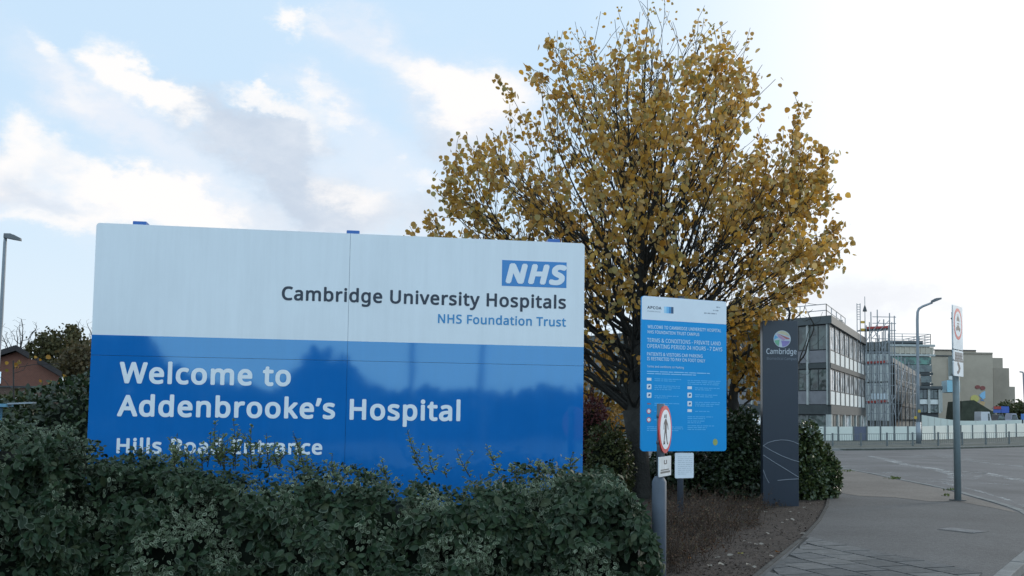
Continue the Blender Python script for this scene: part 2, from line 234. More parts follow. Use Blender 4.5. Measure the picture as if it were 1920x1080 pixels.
# ------------------------------------------------------------------ lettering (own glyph outlines)
GLY = json.loads(r'''{"A":[512,[[437,0,368,177,141,177,73,0,0,0,224,575,289,575,512,0],[282,415,274,438,263,473,255,500,247,468,238,438,230,415,165,241,346,241]]],"B":[521,[[241,573,292,571,336,565,373,555,404,541,428,522,445,497,455,467,459,431,456,399,446,371,431,347,409,328,382,313,350,304,350,300,384,292,415,279,441,261,461,236,474,203,478,163,476,138,472,115,464,93,454,74,441,57,425,42,406,29,385,19,362,11,337,5,309,1,279,0,78,0,78,573],[256,329,290,330,318,335,340,342,357,352,377,382,384,423,376,463,351,490,332,499,308,506,279,510,245,511,150,511,150,329],[150,269,150,61,265,61,301,63,330,68,354,78,371,91,384,107,394,125,399,145,401,168,398,197,388,221,370,241,344,256,327,262,307,266,285,268,260,269]]],"C":[507,[[323,517,301,516,280,513,260,508,241,502,206,482,178,456,166,440,155,423,146,404,139,383,133,361,129,337,126,312,125,286,126,252,131,220,138,191,147,164,160,139,175,117,192,99,213,83,236,71,262,62,291,57,322,55,359,57,394,62,460,78,460,15,427,5,393,-2,375,-5,356,-7,335,-8,312,-8,270,-6,232,1,197,12,166,28,139,48,115,72,95,99,78,131,65,165,56,203,51,244,49,287,50,319,53,349,59,378,67,406,77,432,89,456,103,478,120,499,138,517,159,534,181,548,206,559,233,569,261,575,292,579,324,581,346,580,367,578,388,576,409,572,448,561,482,547,453,486,394,508,360,515]]],"D":[585,[[536,292,534,246,528,203,516,165,501,131,481,100,457,74,430,51,399,33,364,18,325,8,283,2,237,0,78,0,78,573,254,573,296,571,335,565,371,555,404,540,434,523,460,501,483,475,502,446,517,413,528,377,534,336],[460,289,459,326,454,359,446,388,435,415,421,437,404,457,384,474,361,487,336,498,308,505,277,509,244,511,150,511,150,62,228,62,282,65,329,76,369,94,402,119,428,151,446,190,457,236]]],"E":[446,[[398,0,78,0,78,573,398,573,398,509,150,509,150,330,383,330,383,268,150,268,150,63,398,63]]],"F":[416,[[150,0,78,0,78,573,398,573,398,509,150,509,150,306,383,306,383,243,150,243]]],"G":[584,[[326,302,524,302,524,22,501,15,478,8,454,3,431,-1,406,-4,380,-6,352,-8,323,-8,280,-6,241,1,205,12,173,28,145,47,120,71,98,98,81,130,67,164,57,202,51,243,49,286,51,330,58,370,69,407,84,442,104,473,127,500,154,524,186,544,220,560,259,571,300,578,346,581,369,580,392,578,415,576,437,572,458,567,478,561,498,554,516,547,489,484,457,497,421,508,382,515,342,517,309,515,278,510,250,501,225,489,202,474,181,455,164,434,150,409,139,382,131,353,126,321,124,286,126,253,130,222,137,193,146,166,159,141,175,119,194,100,216,84,241,71,270,62,303,56,340,55,404,59,452,68,452,238,326,238]]],"H":[594,[[516,0,443,0,443,267,150,267,150,0,78,0,78,573,150,573,150,330,443,330,443,573,516,573]]],"I":[272,[[239,0,32,0,32,42,99,57,99,515,32,531,32,573,239,573,239,531,172,515,172,57,239,42]]],"J":[219,[[-3,-152,-37,-150,-63,-142,-63,-81,-35,-87,-5,-89,15,-87,33,-81,50,-70,63,-53,71,-29,74,3,74,573,146,573,146,9,145,-18,141,-42,136,-63,128,-82,105,-113,75,-135,58,-143,39,-148,19,-151]]],"K":[496,[[496,0,411,0,209,273,150,222,150,0,78,0,78,573,150,573,150,290,199,345,249,399,403,573,488,573,261,323]]],"L":[420,[[78,0,78,573,150,573,150,64,400,64,400,0]]],"M":[727,[[330,0,142,502,139,502,142,461,144,407,144,347,144,0,78,0,78,573,184,573,361,103,364,103,544,573,650,573,650,0,578,0,578,352,579,408,581,460,584,501,581,501,390,0]]],"N":[609,[[532,0,447,0,141,476,138,476,141,432,143,378,144,320,144,0,78,0,78,573,161,573,467,99,470,99,468,137,466,193,464,249,464,573,532,573]]],"O":[626,[[577,287,576,255,573,224,568,194,561,166,551,140,540,116,526,94,510,73,493,54,473,38,451,24,428,13,402,4,375,-3,345,-7,314,-8,281,-7,251,-3,222,4,196,13,173,25,151,39,131,55,114,73,98,94,85,116,74,141,65,167,58,195,53,224,50,255,49,288,51,331,56,370,65,408,78,442,94,473,114,500,138,524,166,545,197,561,232,572,271,579,314,581,356,579,393,572,428,561,459,545,486,525,510,501,530,473,547,442,560,408,570,370,576,330],[125,287,126,252,130,220,136,190,145,163,157,138,171,117,188,98,207,83,230,70,255,62,283,56,314,55,345,56,373,62,398,70,420,83,439,98,456,117,470,138,481,163,490,190,496,220,500,252,501,287,498,338,490,384,476,423,456,457,431,484,398,503,360,514,314,518,283,516,255,511,230,502,207,490,188,475,171,457,157,435,145,411,136,384,130,354,126,322]]],"P":[485,[[229,573,282,570,326,562,363,548,393,528,415,504,431,475,441,442,444,404,441,370,433,336,417,306,395,278,380,266,364,255,345,246,324,238,301,231,275,227,247,224,216,223,150,223,150,0,78,0,78,573],[223,511,150,511,150,285,208,285,234,285,258,288,279,291,298,296,330,311,352,334,365,363,370,401,367,427,361,449,350,468,334,484,314,495,289,504,258,509]]],"Q":[626,[[577,287,576,253,573,221,567,190,559,160,548,133,535,108,520,85,503,64,483,46,461,30,437,17,411,6,548,-136,444,-136,334,-7,324,-8,314,-8,281,-7,251,-3,222,4,196,13,173,25,151,39,131,55,114,73,98,94,85,116,74,141,65,167,58,195,53,224,50,255,49,288,51,331,56,370,65,408,78,442,94,473,114,500,138,524,166,545,197,561,232,572,271,579,314,581,356,579,393,572,428,561,459,545,486,525,510,501,530,473,547,442,560,408,570,370,576,330],[125,287,126,252,130,220,136,190,145,163,157,138,171,117,188,98,207,83,230,70,255,62,283,56,314,55,345,56,373,62,398,70,420,83,439,98,456,117,470,138,481,163,490,190,496,220,500,252,501,287,498,338,490,384,476,423,456,457,431,484,398,503,360,514,314,518,283,516,255,511,230,502,207,490,188,475,171,457,157,435,145,411,136,384,130,354,126,322]]],"R":[499,[[236,573,270,571,301,568,329,562,353,555,375,544,393,532,409,517,422,500,432,481,439,460,443,436,444,410,440,368,427,334,408,306,385,285,358,269,330,257,487,0,403,0,264,237,150,237,150,0,78,0,78,573],[232,510,150,510,150,298,236,298,268,299,296,304,319,313,338,325,352,341,362,359,368,381,370,407,366,440,355,467,336,486,310,500,275,507]]],"S":[440,[[403,153,401,128,396,106,389,85,378,66,364,49,348,35,328,22,307,11,283,3,257,-3,228,-7,198,-8,137,-5,83,4,41,19,41,88,73,76,113,65,134,60,156,57,179,55,201,55,240,57,273,66,298,79,316,98,327,120,330,147,327,173,318,194,302,213,277,230,261,238,242,247,220,255,196,265,131,294,106,311,85,330,69,351,57,375,50,403,48,435,50,457,54,477,61,496,71,513,84,528,99,542,116,553,136,563,157,571,180,576,205,579,231,581,254,580,276,578,297,576,318,572,355,562,389,549,366,487,302,508,266,515,229,517,196,515,169,507,148,494,133,478,124,457,121,434,124,407,133,386,149,367,172,351,187,343,204,335,224,327,246,318,270,309,293,299,313,289,332,279,362,255,385,228,398,194]]],"T":[446,[[259,0,187,0,187,509,8,509,8,573,437,573,437,509,259,509]]],"U":[586,[[513,202,512,173,507,146,500,120,489,95,476,72,459,52,439,35,416,20,389,8,360,-1,327,-6,290,-8,240,-4,196,7,159,25,128,50,104,82,86,118,76,158,72,204,72,573,144,573,144,201,147,168,154,139,165,114,182,93,203,76,228,64,259,57,294,55,319,56,342,59,361,65,379,73,407,96,427,126,438,161,442,202,442,573,513,573]]],"V":[481,[[481,573,277,0,204,0,0,573,75,573,204,205,220,160,231,119,241,80,250,119,262,161,277,207,405,573]]],"W":[746,[[735,573,583,0,510,0,399,375,389,410,380,443,373,471,370,488,367,471,361,443,352,409,342,373,234,0,161,0,10,573,85,573,174,223,183,186,190,151,196,118,201,87,206,119,213,154,222,191,232,227,333,573,407,573,512,225,523,187,532,151,538,117,544,87,550,129,560,175,572,224,660,573]]],"X":[470,[[467,0,385,0,233,249,79,0,3,0,193,298,15,573,95,573,236,348,377,573,453,573,276,300]]],"Y":[454,[[227,291,376,573,454,573,263,222,263,0,191,0,191,219,0,573,79,573]]],"Z":[459,[[427,0,30,0,30,55,332,508,40,508,40,573,419,573,419,518,118,64,427,64]]],"a":[450,[[231,437,268,435,299,428,326,418,347,403,364,383,376,358,383,328,385,293,385,0,334,0,320,61,317,61,298,40,279,22,258,9,234,-1,206,-6,172,-8,136,-5,103,6,75,23,55,48,41,80,37,119,40,150,50,176,65,199,87,219,116,234,152,245,194,253,243,257,316,259,316,285,310,330,293,359,265,375,227,380,194,378,163,370,106,347,84,400,115,414,151,426,170,431,190,434,210,436],[252,208,215,205,184,200,159,192,141,182,118,155,110,119,115,87,132,66,157,53,188,49,215,51,238,56,260,66,279,79,295,96,306,117,313,142,315,172,315,210]]],"b":[493,[[139,461,138,410,135,373,139,373,161,398,189,419,206,427,226,432,248,436,272,437,310,434,344,423,374,406,401,381,422,350,437,312,446,267,449,215,448,180,444,147,437,118,427,91,415,68,400,48,384,31,365,17,344,6,322,-2,298,-6,272,-8,248,-7,226,-3,206,2,189,10,161,31,139,55,133,55,119,0,68,0,68,609,139,609],[260,379,219,374,188,361,165,339,150,308,145,289,142,268,139,244,139,217,139,214,140,177,145,144,153,116,165,93,181,74,202,61,229,53,261,51,288,53,312,61,332,74,348,93,360,117,369,145,374,178,376,216,374,254,369,287,360,315,348,338,331,356,311,368,288,376]]],"c":[385,[[241,-8,213,-7,187,-2,162,5,139,15,118,28,99,45,83,65,69,87,58,114,50,143,46,176,44,213,46,250,51,284,59,315,71,342,85,365,102,385,121,401,142,415,166,425,191,432,217,436,245,438,278,436,309,431,336,424,358,415,337,356,292,370,244,376,204,371,172,358,148,335,131,303,125,284,120,263,118,239,117,213,118,189,120,166,125,145,131,126,148,94,172,71,202,58,240,53,273,55,302,60,351,78,351,15,328,5,304,-2,275,-7]]],"d":[493,[[221,-8,182,-5,148,6,118,23,92,48,71,79,56,117,47,162,44,214,47,266,56,311,71,350,93,381,119,406,149,424,183,434,221,438,253,436,280,429,303,420,323,407,340,391,354,374,359,374,356,405,354,438,354,609,425,609,425,0,368,0,358,58,354,58,340,40,323,24,303,11,279,1,252,-6],[232,51,263,53,290,60,311,71,328,88,340,109,348,135,354,165,355,200,355,213,354,251,349,284,340,313,329,336,313,355,291,369,264,377,231,379,204,376,181,368,162,354,146,334,133,309,124,281,119,249,117,213,119,176,124,144,133,116,146,93,162,74,181,61,205,53]]],"e":[452,[[234,438,261,436,286,432,308,424,329,414,348,401,364,385,378,367,390,346,399,323,406,299,410,272,411,244,411,201,117,201,120,167,127,137,139,111,154,90,174,74,197,62,224,55,254,52,293,54,327,60,392,82,392,20,359,8,327,-1,292,-6,251,-8,221,-6,194,-2,167,6,143,17,121,31,101,48,85,68,70,91,59,117,51,146,46,177,44,212,46,246,50,277,57,306,68,333,81,357,96,378,114,395,134,411,157,423,181,431,207,436],[233,380,209,378,188,372,170,362,154,348,140,330,130,309,123,285,119,257,338,257,335,292,326,322,312,346,292,364,266,376]]],"f":[276,[[266,375,158,375,158,0,87,0,87,375,12,375,12,408,87,432,87,457,88,483,92,507,97,528,104,547,124,577,152,597,186,609,227,613,274,609,310,599,292,544,262,552,228,556,197,550,175,532,162,502,158,458,158,430,266,430]]],"g":[493,[[221,438,261,434,297,422,329,402,355,373,359,373,369,430,425,430,425,-7,424,-36,420,-63,413,-88,404,-109,392,-129,378,-146,361,-160,341,-172,318,-181,293,-187,264,-191,233,-192,210,-192,188,-191,167,-189,147,-186,110,-177,78,-165,78,-100,111,-114,149,-125,170,-129,191,-132,214,-133,237,-134,263,-132,286,-126,306,-116,324,-101,337,-84,347,-63,353,-39,355,-13,355,4,356,32,358,57,354,57,329,28,299,8,263,-4,221,-8,182,-4,147,7,117,25,91,51,70,83,56,121,47,164,44,214,47,263,56,306,70,344,91,377,117,404,147,423,181,434],[230,379,197,374,169,359,147,336,130,303,125,284,120,262,118,239,117,213,119,176,124,143,134,115,146,92,163,73,182,60,205,52,232,50,262,52,288,58,309,69,326,85,340,105,349,131,354,161,356,197,356,214,355,242,353,267,349,289,343,309,326,340,302,362,270,374]]],"h":[496,[[139,431,138,399,135,370,140,370,155,391,174,407,196,420,221,429,247,435,273,437,298,436,321,433,342,428,360,421,391,400,413,370,421,351,426,330,430,306,431,280,431,0,361,0,361,275,359,299,355,321,348,338,338,353,308,372,265,379,222,374,189,360,166,338,150,308,145,289,142,269,139,246,139,222,139,0,68,0,68,609,139,609]]],"i":[207,[[139,430,139,0,68,0,68,430],[104,591,119,588,133,580,142,566,145,546,142,526,133,512,119,504,104,501,88,504,75,512,66,526,63,546,66,566,75,580,88,588]]],"j":[207,[[18,-192,-18,-190,-44,-183,-44,-126,-19,-132,9,-134,32,-130,51,-120,64,-100,68,-67,68,430,139,430,139,-64,136,-101,126,-133,110,-159,87,-177,56,-189],[63,546,66,566,75,580,88,588,104,591,119,588,133,580,142,566,145,546,142,526,133,512,119,504,104,501,88,504,75,512,66,526]]],"k":[428,[[138,291,137,257,135,221,138,221,152,240,172,264,189,285,326,430,409,430,235,246,421,0,336,0,187,200,138,158,138,0,68,0,68,609,138,609]]],"l":[207,[[139,0,68,0,68,609,139,609]]],"m":[750,[[540,438,574,436,603,429,628,417,649,401,665,379,676,352,683,319,685,280,685,0,615,0,615,277,610,321,594,353,567,372,528,379,499,376,474,369,454,358,438,342,426,322,418,298,413,270,411,237,411,0,342,0,342,277,339,308,332,333,320,353,303,367,281,376,253,379,215,374,185,360,164,338,150,308,145,290,141,269,139,247,139,223,139,0,68,0,68,430,125,430,136,371,140,371,155,392,173,409,194,422,217,431,241,436,266,438,290,437,312,433,332,428,349,420,378,398,398,366,402,366,414,383,427,398,443,410,461,420,480,428,499,433,519,437]]],"n":[496,[[275,438,311,436,343,429,369,417,391,401,409,379,421,352,428,319,431,280,431,0,361,0,361,275,359,299,355,321,348,338,338,353,308,372,265,379,232,376,204,368,182,356,166,338,154,316,146,289,140,258,139,223,139,0,68,0,68,430,125,430,136,371,140,371,156,392,175,409,198,422,222,431,248,436]]],"o":[485,[[442,216,441,190,438,165,434,142,428,121,420,101,411,82,400,66,388,51,359,25,324,7,305,0,285,-4,264,-7,241,-8,200,-4,163,7,129,25,100,51,88,66,77,82,67,101,59,121,52,142,48,165,45,190,44,216,46,250,50,282,58,310,68,336,81,360,97,380,116,397,137,412,161,423,186,431,214,436,244,438,272,436,299,431,324,423,347,412,368,397,387,380,403,360,417,336,428,310,436,282,440,250],[117,216,118,191,120,169,125,147,130,128,147,95,172,71,203,56,243,51,282,56,314,71,339,95,356,128,361,147,366,169,368,191,369,216,368,240,365,263,361,284,355,303,338,335,314,359,282,374,242,379,212,376,185,368,164,354,147,335,134,311,124,284,119,252]]],"p":[493,[[273,438,310,434,344,424,374,407,401,383,422,351,437,313,446,268,449,216,448,181,444,148,437,119,427,93,415,69,401,49,384,31,365,17,345,6,322,-2,298,-6,272,-8,241,-6,213,1,190,11,170,24,139,55,134,55,137,20,139,-16,139,-192,68,-192,68,430,126,430,136,371,139,371,153,389,170,405,189,419,213,429,240,436],[260,379,221,374,190,362,167,342,152,313,146,295,142,275,140,254,139,229,139,216,139,190,142,167,145,145,150,126,165,93,188,70,220,55,261,51,297,56,326,72,348,98,364,131,369,150,373,171,375,193,376,217,374,252,369,283,360,310,348,334,331,354,311,367,288,376]]],"q":[493,[[354,-9,355,25,358,58,354,58,332,32,303,11,285,3,266,-3,243,-7,219,-8,182,-5,148,6,119,23,93,48,71,79,56,117,47,162,44,214,46,249,50,282,57,311,67,338,79,361,93,381,110,398,129,413,150,424,172,432,196,436,221,438,245,437,267,433,287,427,304,419,333,397,355,371,358,371,369,430,425,430,425,-192,354,-192],[233,51,272,55,304,67,327,87,342,116,348,134,352,153,354,175,355,199,355,213,354,252,348,285,340,314,328,337,312,356,290,369,263,377,231,379,204,376,181,368,161,354,145,334,133,309,124,281,119,249,117,213,119,176,124,145,133,117,146,93,162,75,182,61,205,53]]],"r":[331,[[269,438,295,437,319,433,310,368,287,372,264,374,240,371,217,363,195,351,176,334,161,313,149,289,141,261,139,229,139,0,68,0,68,430,126,430,134,351,137,351,152,374,170,395,191,413,214,426,240,435]]],"s":[384,[[348,119,343,80,327,49,302,24,268,6,248,0,226,-4,202,-7,176,-8,135,-6,99,-1,68,8,42,19,42,83,104,60,141,52,178,49,224,53,256,66,274,86,280,112,278,128,271,141,259,154,239,167,174,196,103,228,76,245,57,266,45,292,41,324,44,350,52,372,66,392,85,408,109,421,137,430,168,436,202,438,240,436,275,430,308,421,339,409,315,353,258,372,228,378,197,380,159,377,131,366,114,350,108,328,111,312,119,298,133,286,154,274,219,246,289,215,314,197,333,176,344,150]]],"t":[289,[[212,50,245,53,272,59,272,5,240,-4,200,-8,167,-5,138,4,112,20,91,44,84,60,78,79,75,100,74,125,74,375,13,375,13,409,75,437,103,528,144,528,144,430,269,430,269,375,144,375,144,127,149,93,163,69,185,54]]],"u":[496,[[427,430,427,0,370,0,359,57,356,57,340,36,321,20,298,8,273,-1,247,-6,220,-8,195,-7,173,-4,152,1,134,8,103,29,81,59,73,78,68,99,64,122,63,148,63,430,135,430,135,153,136,129,141,108,148,91,158,76,188,57,230,51,273,55,306,69,330,91,345,121,350,140,354,160,356,182,357,206,357,430]]],"v":[407,[[163,0,0,430,75,430,167,176,180,137,193,96,201,63,204,63,214,96,227,138,241,176,332,430,407,430,244,0]]],"w":[630,[[346,243,336,276,328,308,321,335,316,357,313,357,308,335,302,307,294,275,284,242,207,1,127,1,9,431,82,431,141,201,153,154,163,109,169,73,172,73,178,97,185,128,193,160,201,188,277,431,354,431,428,188,440,149,451,109,457,74,460,74,466,108,477,153,489,201,549,431,621,431,502,1,419,1]]],"x":[424,[[170,220,22,430,102,430,213,268,322,430,402,430,253,220,410,0,330,0,213,172,94,0,14,0]]],"y":[409,[[1,430,76,430,169,185,184,144,196,105,205,68,209,68,224,121,245,186,333,430,409,430,224,-59,207,-97,188,-130,165,-156,138,-176,106,-188,67,-192,34,-190,9,-186,9,-130,30,-133,56,-135,79,-132,99,-126,116,-114,130,-99,142,-80,152,-59,174,-2]]],"z":[377,[[346,0,31,0,31,47,262,375,45,375,45,430,340,430,340,377,112,55,346,55]]],"0":[459,[[419,287,419,253,417,221,414,191,409,163,403,137,395,112,386,90,376,70,363,52,349,37,334,23,316,12,297,3,276,-3,253,-7,229,-8,198,-6,170,1,145,12,122,27,103,47,86,70,71,98,60,129,51,163,44,201,41,243,39,287,40,332,44,373,50,411,58,446,69,477,83,504,99,527,119,547,141,562,167,573,196,579,229,581,259,579,287,573,313,562,335,547,355,527,372,504,387,477,399,446,408,411,414,373,418,332],[110,287,111,249,113,215,116,184,121,156,128,132,137,111,147,93,159,78,190,59,229,52,268,59,298,78,310,92,320,110,329,131,336,156,341,184,345,215,347,249,348,287,347,325,345,359,341,390,336,417,329,442,320,463,310,481,298,495,268,515,229,521,190,515,159,495,147,481,137,463,128,442,121,417,116,390,113,359,111,325]]],"1":[459,[[285,0,216,0,216,400,216,439,217,470,219,499,196,477,169,455,108,405,71,452,226,573,285,573]]],"2":[459,[[417,0,38,0,38,59,188,210,261,287,287,320,306,353,318,387,322,424,315,466,294,496,261,514,221,520,181,517,147,506,115,489,83,466,45,513,94,548,122,561,153,572,186,578,221,581,246,579,270,576,293,570,313,562,347,540,372,510,382,492,388,472,392,451,394,428,393,406,389,385,383,364,375,344,365,324,353,305,340,286,324,267,247,185,128,67,128,64,417,64]]],"3":[459,[[395,439,392,403,381,372,363,347,340,326,310,311,277,302,277,298,309,293,337,283,360,271,379,255,394,236,405,214,411,190,413,163,412,139,407,116,400,94,390,74,377,56,360,40,341,26,318,14,292,4,263,-3,230,-7,193,-8,171,-8,150,-6,130,-4,110,-1,72,8,36,23,36,89,54,81,74,73,93,67,114,61,135,57,155,54,175,52,194,51,230,53,260,59,285,68,305,81,320,98,331,117,337,139,339,164,335,197,320,223,297,242,265,255,246,260,226,263,203,265,179,265,123,265,123,326,180,326,202,326,223,329,242,333,259,339,286,356,307,377,319,404,323,434,316,471,295,498,262,516,219,521,190,520,164,515,117,498,75,473,39,521,55,533,73,544,93,554,115,563,139,571,163,576,190,579,218,581,260,578,296,571,327,558,352,540,371,519,384,495,393,468]]],"4":[459,[[443,130,359,130,359,0,291,0,291,130,17,130,17,190,286,576,359,576,359,193,443,193],[291,374,291,412,293,444,294,474,295,500,292,500,276,468,257,438,86,193,291,193]]],"5":[459,[[221,351,249,350,275,346,300,340,322,331,343,320,361,307,376,291,389,274,400,254,407,232,412,209,413,183,411,154,407,128,399,103,387,81,373,60,356,43,336,28,314,15,289,5,261,-2,231,-7,199,-8,177,-8,156,-6,136,-4,116,0,80,10,51,23,51,90,82,74,121,62,161,55,200,52,239,55,274,65,302,82,323,106,336,137,341,176,339,202,332,225,321,245,306,262,287,275,262,284,232,290,197,292,146,288,99,280,64,302,86,573,373,573,373,508,146,508,132,342,169,348]]],"6":[459,[[44,245,45,269,46,294,48,318,51,342,55,366,60,389,67,412,75,433,84,454,95,474,107,492,121,510,137,525,155,539,174,551,196,562,220,570,246,576,275,579,306,581,344,579,377,573,377,513,344,520,308,523,281,522,257,518,235,512,216,504,183,483,158,454,139,419,127,380,122,359,119,337,116,314,115,291,119,291,133,309,150,326,170,339,194,350,223,356,255,358,279,357,302,353,323,347,342,338,360,327,375,313,389,297,400,279,409,258,416,236,420,211,421,184,420,156,415,129,408,104,399,82,386,61,372,44,355,28,336,15,314,5,291,-2,266,-7,239,-8,199,-4,163,7,130,26,101,54,88,70,77,89,67,110,59,133,52,158,48,185,45,214],[238,51,262,53,284,59,303,70,320,84,334,102,343,125,349,153,351,184,350,210,344,233,336,254,324,271,308,285,289,295,267,301,241,303,205,299,175,287,150,270,131,248,119,223,115,198,117,172,123,146,133,121,146,99,164,79,185,64,210,55]]],"7":[459,[[109,0,344,508,35,508,35,573,419,573,419,518,187,0]]],"8":[459,[[229,581,253,580,276,577,298,572,318,565,352,546,378,519,395,485,400,443,396,411,385,383,368,359,346,338,320,319,291,303,325,285,355,265,381,242,401,216,414,185,419,148,417,125,413,104,406,84,395,65,383,49,367,34,350,22,330,11,308,3,284,-3,258,-7,231,-8,201,-7,174,-3,149,2,126,10,106,21,89,33,74,47,61,63,52,81,45,101,41,122,39,146,43,183,56,214,75,241,99,264,128,283,158,299,131,316,107,336,87,358,71,383,61,411,58,444,63,485,80,518,107,545,141,565,161,572,182,577,205,580],[108,145,116,107,138,76,155,64,176,55,200,50,229,48,257,50,281,55,302,64,319,76,342,108,350,148,346,174,335,197,317,217,293,235,264,251,229,265,217,270,184,254,157,237,136,219,121,197,111,173],[228,524,188,518,155,502,134,476,127,441,130,414,141,391,157,373,179,357,232,330,282,357,302,373,317,392,327,414,330,441,323,476,302,502,270,518]]],"9":[459,[[417,328,417,304,415,279,413,255,410,231,406,207,401,183,394,161,387,139,377,118,366,99,354,80,340,63,324,47,306,33,286,21,265,11,241,3,214,-3,185,-7,154,-8,117,-6,82,0,82,60,115,53,152,50,179,51,204,54,226,60,245,68,278,90,303,118,313,135,322,153,329,172,334,192,339,213,342,235,344,258,346,281,341,281,327,263,310,247,290,233,266,223,237,216,204,214,181,215,158,219,138,226,118,235,101,246,85,260,72,275,61,294,52,314,45,336,41,361,40,387,42,416,46,443,53,468,63,491,76,511,90,529,107,544,127,557,148,568,171,575,196,579,223,581,262,577,299,565,332,545,361,518,373,501,384,483,394,462,402,439,409,415,413,388,416,359],[223,521,199,519,178,513,159,503,142,488,128,470,118,447,112,420,110,388,112,362,117,339,125,318,137,301,152,287,171,277,193,271,220,269,256,273,286,285,311,303,330,325,342,349,346,374,344,400,338,426,328,451,315,474,298,493,277,508,252,518]]],"&":[587,[[244,581,284,578,318,567,345,549,366,524,378,494,383,458,380,434,374,411,364,391,350,372,333,355,313,338,292,323,268,308,423,159,442,186,457,216,479,286,550,286,543,261,536,237,527,213,518,191,508,170,496,150,483,131,468,114,585,0,490,0,420,67,394,46,366,28,336,13,303,2,285,-3,265,-6,245,-7,223,-8,196,-7,171,-4,148,2,127,10,108,20,91,32,77,47,65,63,55,82,48,102,44,125,43,149,46,187,57,220,75,248,100,273,131,296,166,318,133,358,118,379,107,403,99,429,96,456,101,493,114,524,135,548,165,567,182,573,201,578,222,580],[209,273,159,239,141,221,128,201,119,178,116,152,124,112,146,81,162,69,181,61,202,56,225,55,250,56,273,59,294,64,314,71,347,90,375,111],[241,524,211,519,186,506,171,485,165,457,169,429,180,404,199,378,225,350,247,363,265,376,280,389,292,401,308,428,313,458,308,484,294,505,271,519]]],"-":[258,[[32,184,32,246,226,246,226,184]]],"’":[140,[[131,564,112,503,88,437,62,376,10,376,21,424,32,476,42,527,50,573,125,573]]],".":[215,[[58,43,61,69,72,85,88,94,107,97,126,94,142,85,153,69,157,43,153,18,142,2,126,-8,107,-11,88,-8,72,2,61,18]]]," ":[209,[]]}''')
def text_mesh(name, body, origin, ux, uy, width, cap, mat, parent, bold=0., depth=.004, align='L', slant=0.):
    """Letters filled from outlines: origin = left (or right) end of the baseline, ux/uy = unit vectors."""
    cu = bpy.data.curves.new(name, 'CURVE'); cu.dimensions = '2D'; cu.fill_mode = 'BOTH'; cu.extrude = 0
    x = 0.; xs = []
    for ch in body:
        adv, pl = GLY.get(ch, GLY[' '])
        for q in pl:
            sp = cu.splines.new('POLY'); n = len(q) // 2; sp.points.add(n - 1); sp.use_cyclic_u = True
            for i in range(n):
                X, Y = x + q[2 * i] / 1000, q[2 * i + 1] / 1000
                xs.append(X); sp.points[i].co = (X + slant * Y, Y, 0, 1)
        x += adv / 1000 + bold * 1.6
    tmp = bpy.data.objects.new('tmp', cu); COL.objects.link(tmp)
    dg = bpy.context.evaluated_depsgraph_get(); me = bpy.data.meshes.new_from_object(tmp.evaluated_get(dg))
    bpy.data.objects.remove(tmp); bpy.data.curves.remove(cu)
    x0, x1 = min(xs) - bold, max(xs) + bold
    n = len(me.vertices); a = np.empty(n * 3, 'f'); me.vertices.foreach_get('co', a); a = a.reshape(-1, 3)
    if width is None: kx = cap / (.573 + 2 * bold)
    else: kx = width / (x1 - x0)
    ky = cap / (.573 + 2 * bold)
    ux, uy = Vector(ux), Vector(uy); nn = ux.cross(uy)
    X = (a[:, 0] - x0) * kx; Y = (a[:, 1] + bold) * ky
    if align == 'R': X = X - (x1 - x0) * kx
    o3 = np.array(origin)
    # stroke weight: the outline is repeated around a small circle, each copy a hair in front of the last
    fc = [list(p.vertices) for p in me.polygons]; offs = [(0, 0)]
    if bold > 0: offs += [(bold * math.cos(math.pi * i / 4 + .39) * kx, bold * math.sin(math.pi * i / 4 + .39) * ky) for i in range(8)]
    vv, ff = [], []
    for i, (dx, dy) in enumerate(offs):
        pts = o3 + np.outer(X + dx, np.array(ux)) + np.outer(Y + dy, np.array(uy)) + np.array(nn) * (depth + i * .00012)
        ff += [[k + len(vv) for k in f] for f in fc]; vv += pts.tolist()
    bpy.data.meshes.remove(me); me = bpy.data.meshes.new(name); me.from_pydata(vv, [], ff); me.materials.append(mat); me.update()
    return link(name, me, parent)

# ------------------------------------------------------------------ foliage helpers
LEAF_ROUND = (np.array([(0, 0, 0), (.30, .08, .06), (.48, .38, .10), (.34, .74, .07), (0, 1, -.04), (-.34, .74, .07), (-.48, .38, .10), (-.30, .08, .06), (0, .45, -.02)], 'f'),
              [(8, 0, 1, 2), (8, 2, 3, 4), (8, 4, 5, 6), (8, 6, 7, 0)], [1, 1, 1, 1, 1, 1, 1, 1, 0])
LEAF_OVATE = (np.array([(0, 0, 0), (.22, .18, .05), (.30, .42, .08), (.22, .72, .05), (0, 1, -.05), (-.22, .72, .05), (-.30, .42, .08), (-.22, .18, .05), (0, .3, -.01), (0, .66, -.01)], 'f'),
              [(8, 0, 1, 2), (8, 2, 3, 9), (9, 3, 4), (9, 4, 5), (9, 5, 6, 8), (8, 6, 7, 0)], [1, 1, 1, 1, 1, 1, 1, 1, 0, 0])
LEAF_SMALL = (np.array([(0, 0, 0), (.26, .45, .07), (0, 1, 0), (-.26, .45, .07)], 'f'), [(0, 1, 2), (0, 2, 3)], [1, 1, 1, 1])
